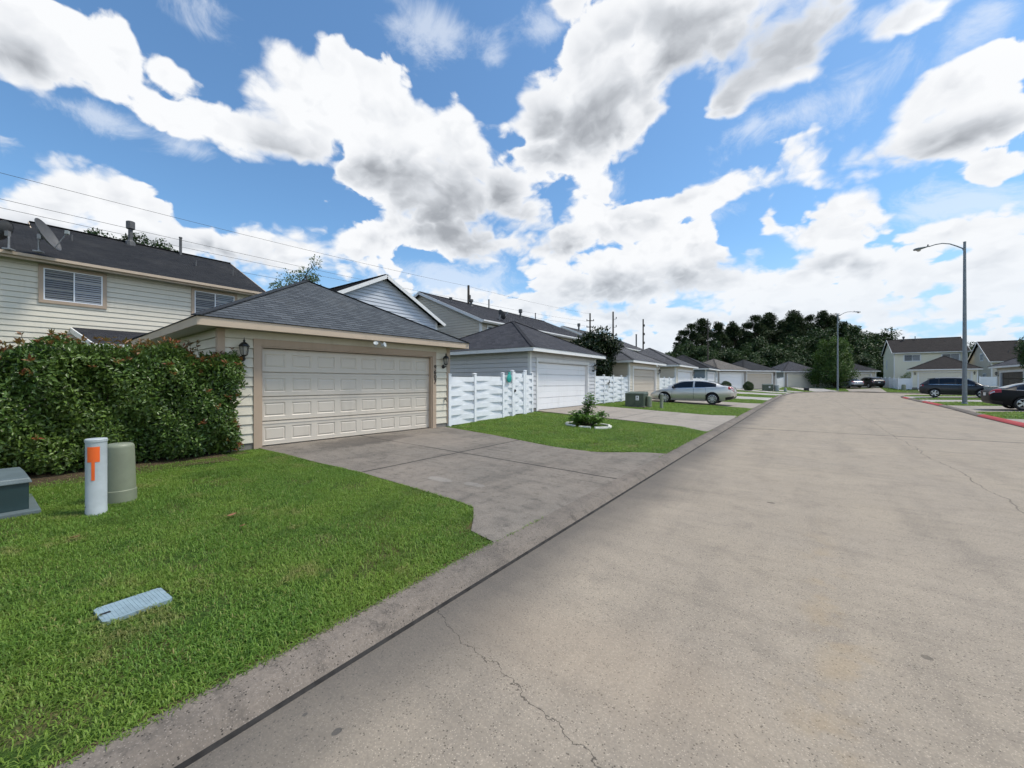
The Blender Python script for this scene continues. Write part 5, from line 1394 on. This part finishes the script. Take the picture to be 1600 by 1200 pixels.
GA = 'garages along the street'
garage('cream garage with tan trim, panelled door and house number beside the hedge', (-9.472,3.02,.235), 86.8, 6.11, 6.2, 2.45, 1.88, (.75,5.43,2.2), 4, 8, 'panel',
       lamps=(.40,5.86), number=('9607',5.52,1.86), flood=3.35, tap=(5.93,.86), gr=.018)
garage('light grey garage with a white ribbed door behind the small leafy shrub', (-9.5,14.36,.38), 90, 6.68, 6.6, 2.54, 1.83, (.62,5.68,2.2), 4, 1, 'rib', 'grey_siding','white_trim','white_trim','white_door','sh_dark', lamps=(6.35,))
garage('beige garage with a tan ribbed door behind the silver sedan', (-9.5,26.5,.42), 90, 7.0, 6.8, 2.51, 1.9, (.8,5.95,2.2), 4, 1, 'rib', 'beige_siding','white_trim','white_trim','tan_door','sh_mid', lamps=(6.6,), flood=4.9)
garage('pale garage with mottled grey roof just beyond the tan ribbed door', (-9.5,38.7,.45), 90, 7.2, 7, 2.6, 1.95, (.8,6.5,2.25), 4, 1, 'rib', 'beige_siding','white_trim','white_trim','white_door','sh_mid', lamps=(6.9,))
garage('slate blue sided garage with narrow white door and black roof', (-9.5,52.9,.5), 90, 7.0, 6.8, 2.62, 1.95, (.9,6.2,2.3), 4, 1, 'plain', 'slate_siding','white_trim','white_trim','white_door','sh_black')
garage('garage with brown grey roof and wide white door above the sedan boot', (-9.94,63.38,.62), 60, 6.3, 6.2, 2.6, 1.8, (.6,5.4,2.3), 4, 1, 'plain', 'taupe_siding','white_trim','white_trim','white_door','sh_brown')
garage('garage with beige door and black roof behind the far green transformer', (-7.3,69.6,.62), 51.2, 6.2, 6.2, 2.6, 1.85, (.6,5.4,2.35), 4, 1, 'rib', 'taupe_siding','white_trim','white_trim','tan_door','sh_black', lamps=(5.85,))
garage('taupe garage with ivory door facing down the street at its end', (-2.7,84.6,.72), 36.9, 6.3, 6.2, 2.6, 1.95, (.65,5.6,2.3), 4, 1, 'plain', 'taupe_siding','white_trim','white_trim','ivory_door','sh_dark')
garage('garage with off-white door behind the two cars parked nose in', (4.4,88.8,.78), 24.8, 6.2, 6.2, 2.6, 1.9, (.6,5.4,2.3), 4, 1, 'rib', 'beige_siding','white_trim','white_trim','ivory_door','sh_black')
garage('cream garage with brown hipped roof below the right hand house', (12.65,80.4,.75), -12.6, 6.2, 6.2, 2.5, 1.95, (.7,5.6,2.25), 4, 1, 'plain', 'yellow_siding','white_trim','white_trim','ivory_door','sh_umber', lamps=(.33,5.9))
garage('garage with dark brown door at the right edge behind the grey car', (14.7,57.0,.30), -90, 6.3, 6.2, 2.6, 1.9, (.75,5.5,2.25), 4, 4, 'panel', 'beige_siding','white_trim','white_trim','dark_door','sh_dark', lamps=(.3,))

# houses
h1 = house('two storey beige house with aged black roof behind the hedge', (-21.3,1.6,.2), 90, 6.85, 8.6, 5.74, 2.1, 'x', 'cream_house','tan_trim','sh_black', .4, .25,
      windows=(('front',.77,4.86,1.45,1.1),('front',5.05,4.86,1.5,1.1)),
      vents=((3.0,4.0,7.95,.085,.95,'flue'),(4.85,4.0,7.95,.06,.72,'pipe'),(5.0,2.3,7.0,.035,.25,'pipe'),(6.4,1.9,6.85,.035,.25,'pipe'),(1.0,2.6,7.1,.03,.25,'pipe')),
      wings=((10.4,7.4,5.74,1.807,'x',(-10.4,0,0)),), gr=.022)
pr = MB()
sl_ = [(.72,-.02,3.42),(5.0,-.02,3.42),(5.0,-4.2,2.62),(.72,-4.2,2.62)]
U, V = Vector((1,0,0)), (Vector(sl_[0])-Vector(sl_[3])).normalized(); lap(pr, sl_[3], U, V, U.cross(V), 4.3, (Vector(sl_[0])-Vector(sl_[3])).length, lambda v: (0,4.28), .008, .14)
po = pr.build('porch_roof', M['sh_dark'], h1)
pf = MB(); pf.box((.70,-4.25,2.40),(5.0,-4.2,2.61)); pf.bar((.69,-4.2,2.52),(.69,-.02,3.32),.04,.18); pf.box((.72,-4.2,2.36),(5,-.02,2.39)); pf.build('porch_fascia', M['white_trim'], po)
for x in (1.0, 4.6):
    pp = MB(); pp.box((x-.06,-4.1,-.1),(x+.06,-3.98,2.36)); pp.build('porch_post', M['tan_trim'], h1)
house('pale blue grey gable ended house rising behind the cream garage', (-19,9.9,.3), 90, 8.0, 12, 5.15, 2.0, 'y', 'blue_grey_siding','white_trim','sh_black', .4, .3, vents=((2.2,5,6.6,.05,1.0,'pipe'),))
h3 = house('long beige house with dark roof and many flues behind the grey garage', (-17.6,20.6,.4), 90, 17.5, 11.8, 5.41, 2.49, 'x', 'beige_siding','white_trim','sh_dark', .4, .3,
      windows=(('front',1.4,4.55,1.4,1.1),('front',9,4.55,1.4,1.1)), vents=((2.5,5.3,7.7,.07,.35,'flue'),(4.6,5.0,7.6,.10,.6,'flue'),(7.2,5.2,7.7,.06,.9,'pipe'),(11.3,4.6,7.4,.10,.9,'flue'),(14.6,5,7.6,.05,.8,'pipe')))
house('beige house whose roof shows above the dark leafy tree', (-17.8,43.2,.4), 90, 15.5, 11.8, 5.41, 2.49, 'x', 'beige_siding','white_trim','sh_mid', .4, .3, vents=((2.4,5,7.6,.1,1.0,'flue'),(9,4.4,7.3,.05,.8,'pipe'),(15.0,2.0,6.3,.10,1.9,'pipe')))
house('pale yellow two storey house on the right with dark brown roof', (12.85,95.9,.8), 3, 8.8, 7.6, 6.0, 2.4, 'x', 'yellow_siding','white_trim','sh_umber', .4, .3,
      windows=(('front',2.3,5.0,2.0,1.05),('front',6.9,5.0,2.0,1.05),('left',5.0,4.0,.5,1.6)), vents=((1.9,3.4,8.1,.09,.9,'flue'),(3.4,3.4,8.1,.06,.8,'pipe'),(7.0,2.9,7.7,.05,.3,'pipe')))
house('steep gabled cream house at far right with small attic window', (22.7,90.3,.8), 3, 13, 8, 4.04, 3.0, 'x', 'beige_siding','white_trim','sh_umber', .4, .3,
      windows=(('left',3.2,4.7,.9,1.0),('left',2.2,1.6,.9,1.0),('left',5,1.6,.9,1.0)), vents=((3.2,2.6,5.9,.06,.6,'pipe'),(5.2,2.3,5.7,.14,.8,'flue'),(2.2,1.5,5.1,.05,.4,'pipe')))

# fences
fence('white woven fence with a gate between the cream and grey garages', [(-9.12,9.12),(-9.10,10.32),(-9.08,11.88),(-9.06,12.46),(-9.05,13.32),(-9.30,14.2)], 1.62, gate=3, raised=(3,4))
fence('white woven fence in front of the dark leafy tree', [(-9.6,21.15),(-9.6,22.5),(-9.6,23.9),(-9.6,25.3),(-9.6,26.4)], 1.65)
fence('white woven fence left of the mottled roof garage, above the sedan bonnet', [(-9.6,33.65),(-9.6,35.3),(-9.6,36.9),(-9.6,38.6)], 1.65)
fence('white woven fence showing over the silver sedan roof', [(-9.6,46.0),(-9.6,48.2),(-9.6,50.4),(-9.6,52.8)], 1.7)
fence('white woven fence behind the small round clipped bush', [(-9.65,60),(-9.7,61.6),(-9.95,63.2)], 1.7)
fence('white woven fence beside the ivory door garage, behind grey pedestals', [(-3.3,75.0),(-3.15,77.4),(-3.0,79.8),(-2.9,82.2),(-2.75,84.4)], 1.7)
fence('white woven fence half hidden by the bright green tree', [(2.35,88.1),(3.4,88.4),(4.35,88.7)], 1.7)
fence('long white woven fence between the nose-in cars and the cream garage', [(10.1,91.0),(10.4,88.9),(10.65,86.8),(10.9,84.8),(11.1,82.8),(11.3,80.75),(12.6,80.45)], 1.65)
fence('white woven fence right of the cream garage behind the grey car', [(18.85,79.0),(21,78.6),(23.2,78.1),(25.5,77.7)], 1.65)

# utilities near the camera
transformer('dark green transformer box on a pad at the left frame edge', (-7.03,-.78,gz1(-7,0)), 90, 1.22, .85, .41, 'trans_dark', 'trans_top', 'grey', plate=False)
marker_post('marker_post', 'white round marker post with an orange tape patch on its side', (-6.39,.88,gz1(-6.4,.9)), .088, .84, 'post_white', 'marker posts', orange=-24)
pedestal('squat pale green utility pedestal just behind the orange taped post', (-6.80,1.14,gz1(-6.8,1.1)), .155, .134, .71, 'ped_green', 'utility pedestals')
ld = empty('meter_box', (-3.70,.69,gz1(-3.68,.69)-.002), R(2), 'blue grey plastic meter box cover set flush in the near lawn', 'meter box')
lm = MB(); lm.prism([(-.135,-.155),(-.115,-.175),(.115,-.175),(.135,-.155),(.135,.155),(.115,.175),(-.115,.175),(-.135,.155)], -.05, .012)
for k in range(16): lm.box((-.115,-.158+k*.0205,.0121),(.115,-.158+k*.0205+.010,.0135))
lm.build('cover', M['lid'], ld)
ls = MB(); ls.box((-.012,-.165,.0137),(.012,-.115,.0150)); ls.build('finger_slot', M['plastic_black'], ld)
transformer('green transformer box with a white warning plate on the second lawn', (-7.88,21.35,gz1(-7.5,21.5)), 2, 1.0, .9, .82, 'trans_green', 'trans_green')
pedestal('green utility pedestal between the transformer and the sedan', (-6.75,21.9,gz1(-6.7,21.9)), .155,.135,.62,'ped_green','utility pedestals')
marker_post('marker_post','slim grey green marker post before the sedan front wheel', (-6.15,22.1,gz1(-6.1,22.1)), .085,.78,'ped_green','marker posts')
transformer('green transformer box at the far end of the street', (-4.6,65.9,gz1(-4,66)), 8, 1.3, 1.0, 1.0, 'trans_green','trans_green')
pedestal('pale grey pedestal right of the far transformer', (-3.0,67.0,gz1(-3,67)), .33,.29,.9,'post_grey','utility pedestals')
pedestal('small dark grey stub pedestal nearest the far kerb bend', (-2.0,67.2,gz1(-2,67.2)), .18,.16,.55,'post_grey','utility pedestals')
transformer('low black utility box in front of the ivory door garage', (.15,74.7,gz1(.6,74.7)), 10, .6,.5,.5,'plastic_black','plastic_black', plate=False)
pedestal('pale green utility stub beside the long white fence', (11.6,79.0,gz1(11.6,79)), .26,.22,.8,'ped_green','utility pedestals')
# wheeled bin
bn = empty('wheeled_bin', (13.0,51.7,gz1(13,51.7)), R(-60), 'pale grey green wheeled bin standing in front of the grey car', 'bin')
b_ = MB(); b_.mesh([(-.22,-.26,.06),(.22,-.26,.06),(.22,.24,.06),(-.22,.24,.06),(-.28,-.34,.95),(.28,-.34,.95),(.28,.32,.95),(-.28,.32,.95)], [(0,3,2,1),(4,5,6,7),(0,1,5,4),(1,2,6,5),(2,3,7,6),(3,0,4,7)]); b_.build('bin_body', M['post_grey'], bn, bevel=.03)
b_ = MB(); b_.mesh([(-.30,-.38,.955),(.30,-.38,.955),(.30,.36,.955),(-.30,.36,.955),(-.24,-.30,1.04),(.24,-.30,1.04),(.26,.34,1.02),(-.26,.34,1.02)], [(0,3,2,1),(4,5,6,7),(0,1,5,4),(1,2,6,5),(2,3,7,6),(3,0,4,7)]); b_.tube([(-.2,.38,.95),(.2,.38,.95)], .02, 6); b_.build('bin_lid', M['post_grey'], bn, bevel=.02)
for s in (-1,1):
    b_ = MB(); b_.lathe([(0,0),(.11,0),(.11,.05),(0,.05)], n=16, M=Matrix.Translation((s*.25,.24,.11)) @ Matrix.Rotation(R(90*s),4,'Y')); b_.build('wheel', M['rubber'], bn)

# street lamps and poles
street_lamp('tall grey street lamp on the right verge with arm to the left', (8.97,40.5,gz1(8.97,40.5)), 178, 11.1, 2.1)
street_lamp('grey street lamp beside the bright green tree at the street end', (4.33,79.6,gz1(4.3,79.6)), -5, 11.8, 2.3)
def up(px, d): u = (px-800)/625; return ((-math.sin(HEAD)+u*math.cos(HEAD))*d, (math.cos(HEAD)+u*math.sin(HEAD))*d)
P1 = up(732,42); P2 = up(922,66); P3 = up(958,64); P4 = up(1005,74); P5 = up(1106,88)
utility_pole('wooden pole behind the long roof with many flues', P1[0], P1[1], 11.8, 'stub', 90)
utility_pole('wooden pole carrying two short crossarms above the dark leafy tree', P2[0], P2[1], 13.0, 'cross', 36)
utility_pole('slender pole with side insulators, right of the crossarm pole', P3[0], P3[1], 12.9, 'side', 36)
utility_pole('bare topped pole rising beyond the mottled garage roof', P4[0], P4[1], 13.3, 'stub', 36)
utility_pole('dark pole in front of the pine trees', P5[0], P5[1], 15.6, 'stub', 36)
def wire(label, pts, sag, group='overhead cables'):
    mb = MB(); Q = []
    for a, b in zip(pts[:-1], pts[1:]):
        a, b = Vector(a), Vector(b)
        for i in range(24):
            t = i/24; Q.append(a.lerp(b, t)-Vector((0,0,sag*4*t*(1-t)*((a-b).length/40)**2)))
    Q.append(Vector(pts[-1])); mb.tube(Q, .010, 5)
    return tag(mb.build('overhead_cable', M['wire']), label, 'cable', group)
wire('topmost thin cable crossing the sky above the left roofs', [(-28.4,-22,11.2),(P1[0],P1[1],11.7),(P2[0],P2[1],12.9)], .35)
wire('upper cable of the close pair above the beige house', [(-28.3,-22,10.15),(P1[0],P1[1],10.2),(P2[0]-.5,P2[1],11.7)], .3)
wire('lower cable of the close pair above the beige house', [(-28.7,-22,9.85),(P1[0]-.2,P1[1],9.9),(P2[0]+.5,P2[1],10.7)], .3)
wire('low cable running just over the beige house roof ridge', [(-28.6,-22,8.7),(P1[0],P1[1],9.0),(P2[0],P2[1],9.6)], .2)
wire('slanting guy cable on the pole before the pines', [(P5[0],P5[1],13.5),(P5[0]-14,P5[1]-3,3.0)], .05)
# dishes on roofs
dish('dark satellite dish on the left roof with a feed arm to the right', (-20.55,1.58,6.12), 150, .95, 25)
dish('pale satellite dish cut by the left frame edge on the roof', (-20.75,.80,6.05), -40, .62, 30)
dish('small black satellite dish on the long roof behind the grey garage', (-18.35,23.8,6.25), 160, .72, 30)

# cars
sedan = place(make_car('parked_sedan','champagne silver sedan parked nose in on the third driveway','sedan','champagne'), -6.0, 28.55, 180, s=1.055)
blk = place(make_car('parked_sedan','black sedan cut off by the right frame edge','sedan','black_paint', lighttail=True, spokes=5), 10.6, 33.25, 0, s=1.02)
suv = place(make_car('parked_crossover','dark grey five door car parked beyond the right street lamp','suv','graphite', spokes=5), 11.42, 53.6, -12, s=1.0); suv.scale = (1.02, 1, 1.07)
sil = place(make_car('parked_sedan','silver sedan seen from behind beside the bright green tree','sedan','silver', spokes=5), 6.1, 85.5, 114)
drk = place(make_car('parked_crossover','dark blue grey car seen from behind at the street end','suv','graphite', spokes=5), 8.75, 86.8, 112)

# plants
hedge()
shrub_fig('young leafy shrub ringed with white stones on the lawn', (-5.72,12.1,gz1(-5.7,12.1)-.01))
for k in range(8):
    a = k*math.pi/4+.2; c = Vector((-5.72+.72*math.cos(a), 12.1+.55*math.sin(a))); L_ = .48 if k % 2 else .42
    s_ = MB(); s_.mesh([(-L_/2,-.07,-.05),(L_/2,-.06,-.05),(L_/2,.07,-.05),(-L_/2,.06,-.05),(-L_/2+.03,-.05,.05),(L_/2-.02,-.045,.045),(L_/2-.03,.05,.05),(-L_/2+.02,.045,.055)], [(0,3,2,1),(4,5,6,7),(0,1,5,4),(1,2,6,5),(2,3,7,6),(3,0,4,7)])
    st = s_.build('edging_stone', M['stone_white'], None, bevel=.014); st.location = (c.x, c.y, gz1(c.x,c.y)+.005); st.rotation_euler = (0,0,math.atan2(.55*math.cos(a), -.72*math.sin(a))+rnd.uniform(-.1,.1))
    tag(st, 'whitewashed edging stone in the ring around the young shrub', 'stone', 'white stones round the shrub')
t = tree('leafy_tree','dark glossy tree leaning over the second white fence', 4.4, .11, (1.3,4.25,1.35), 60, 330, .17, M['magnolia_leaf'], M['bark'], 'garden trees', seed=3, spread=.5); t.location = (-10.9,23.9,.4)
t = tree('leafy_tree','bright green bushy tree beside the far street lamp', 8, .22, (.5,7.4,2.7), 74, 260, .24, M['bright_leaf'], M['bark'], 'garden trees', seed=5, spread=1.05); t.location = (4.3,86.3,.6)
t = tree('leafy_tree','pale sparse tree top between the beige house and the cream garage', 9.2, .16, (6.0,9.0,1.9), 40, 90, .15, M['pale_leaf'], M['bark'], 'garden trees', seed=8, spread=.5); t.location = (-27.2,13.2,.2)
t = tree('leafy_tree','dark tree cut off by the right frame edge above the black sedan', 4.6, .12, (1.7,4.5,1.25), 40, 300, .16, M['tree_leaf'], M['bark'], 'garden trees', seed=9, spread=.5); t.location = (14.05,45.6,.2)
t = tree('leafy_tree','green tree top peeping over the beige house ridge by the flue', 12.4, .25, (8.2,12.6,2.0), 46, 260, .20, M['tree_leaf'], M['bark'], 'garden trees', seed=10, spread=.7); t.location = (-42.4,6.4,.2)
t = tree('leafy_tree','small tree top just showing over the ridge by the thin pipe', 11.6, .22, (8.0,11.7,1.7), 40, 240, .20, M['tree_leaf'], M['bark'], 'garden trees', seed=12, spread=.6); t.location = (-39.3,8.6,.2)
topiary('round clipped bush beside the beige far door', (-6.1,63.9,gz1(-6.1,63.9)), .62,.62,M['tree_leaf'], group='clipped bushes')
topiary('low clipped bush seen just over the sedan boot', (-8.5,61.3,gz1(-8.5,61.3)), .65,.62,M['tree_leaf'], group='clipped bushes')
topiary('low shrub peeping over the long white fence by the yellow house', (14.6,93.5,gz1(14.6,93.5)), 1.3,1.3,M['bright_leaf'], group='clipped bushes')
# woodland behind: each tree its own thing
pines = [tree('pine_tree','tall dark pine in the far row behind the garages', 20, .26, (8.5,20,2.7), 64, 150, .48, M['pine_leaf'], M['bark_pine'], 'pines in the far row', 'pine tree', 'pine', .4*(k-1), 20+k, 1.0, .62) for k in range(4)]
broad = [tree('woodland_tree','dark bushy tree low in the far wood', 12, .25, (.8,11.5,4.4), 70, 190, .50, M['tree_leaf'], M['bark'], 'bushy trees in the far wood', 'tree', 'round', .3, 30+k, 1.5, .85) for k in range(3)]
def plant_row(protos, spots, base_h, lab):
    for i, (px, yt, d) in enumerate(spots):
        x, y = up(px, d); top = 1.65+(597-yt)/625*d
        o = protos[i] if i < len(protos) else copy_tree(protos[i % len(protos)])
        s = (top-.3)/base_h; o.location = (x, y, .2); o.scale = (s*rnd.uniform(.92,1.15), s*rnd.uniform(.92,1.15), s); o.rotation_euler = (0,0,rnd.uniform(0,6.28))
        o['label'] = lab[i % len(lab)] if isinstance(lab, list) else lab
plant_row(pines, [(1078,507,118),(1098,499,124),(1122,505,112),(1150,504,120),(1178,494,116),(1203,490,122),(1222,502,130),(1247,486,112),(1266,494,125),(1287,487,118),(1303,494,128),(1318,505,122),(1064,517,128),(1138,512,135),(1234,500,135),(1190,500,138),(1164,506,132),(1335,514,128)], 20, 'tall dark pine in the far row behind the garages')
plant_row(broad, [(1052,544,100),(1085,540,104),(1120,536,102),(1155,541,100),(1190,535,104),(1222,530,100),(1258,520,104),(1285,525,98),(1320,516,106),(1350,513,108),(1372,524,106),(1385,560,98),(1240,555,95),(1165,552,96),(1400,545,112),(1515,545,116),(1528,541,118),(1340,545,98),(1105,552,96),(1300,548,104),(1365,548,100),(1210,552,98)], 12, 'dark bushy tree low in the far wood')
grass()
# small litter
for i, (x, y, s) in enumerate(((-5.05,1.73,.10),(-4.62,1.68,.08),(-5.5,.62,.07))):
    l_ = MB(); n = 7
    for k in range(n):
        t0, t1 = k/n, (k+1)/n; w0, w1 = math.sin(math.pi*t0)*.22, math.sin(math.pi*t1)*.22
        for sg in (1,-1):
            q = [(t0-.5,0,.05+.15*t0**2),(t1-.5,0,.05+.15*t1**2),(t1-.5,sg*w1,.10+.2*t1**2),(t0-.5,sg*w0,.10+.2*t0**2)]; l_.face([(a*s,b*s,c*s) for a,b,c in (q if sg > 0 else q[::-1])])
    o = l_.build('fallen_leaf', M['dry_leaf']); o.location = (x, y, gz1(x,y)+.035); o.rotation_euler = (.1,.1,rnd.uniform(0,6))
    tag(o, ['largest dry brown leaf lying on the near lawn','curled dry leaf lying near the big brown leaf','small dry leaf lying nearest the white post'][i], 'leaf', 'dry leaves on the lawn')
# ornaments on fences
tn = empty('fence_ornament', (-8.99,12.18,1.80), R(90), 'round turquoise ornament hung on the white fence by its gate', 'ornament')
o_ = MB(); o_.lathe([(0,-.016),(.12,-.014),(.15,0),(.12,.014),(0,.02)], n=22, M=Matrix.Rotation(R(90),4,'X') @ Matrix.Scale(1.15,4,(0,1,0))); o_.build('disc', M['teal'], tn, smooth=True)
o_ = MB(); o_.mesh([(-.04,-.012,.15),(.04,-.012,.15),(.10,-.01,.25),(.0,-.01,.20),(-.10,-.01,.25),(-.04,.012,.15),(.04,.012,.15),(.10,.01,.25),(0,.01,.20),(-.10,.01,.25)], [(0,1,2,3),(0,3,4),(6,5,8,7),(5,9,8),(1,6,7,2),(5,0,4,9),(2,7,8,3),(3,8,9,4)]); o_.build('finial', M['teal'], tn)
bd = empty('bird_ornament', (-9.50,23.0,1.58), R(90), 'black flying bird ornament fixed on the white fence', 'ornament')
o_ = MB(); o_.tube([(-.16,0,-.06),(-.08,0,-.01),(.04,0,.03),(.13,0,.05),(.18,0,.045)], [.008,.035,.045,.03,.006], 8); o_.build('bird_body', M['black_metal'], bd, smooth=True)
for s in (1,-1):
    o_ = MB(); o_.mesh([(.06,-.02,.03),(-.05,-.02,.0),(-.09,-.05,.16),(.0,-.06,.22),(.06,-.035,.03),(-.05,-.035,.0)], [(0,1,2,3),(4,3,2,5)]) if s > 0 else o_.mesh([(.04,-.02,.0),(-.04,-.02,-.03),(-.13,-.05,-.12),(-.05,-.06,-.13)], [(0,1,2,3)]); o_.build('wing', M['black_metal'], bd)
build_sky()
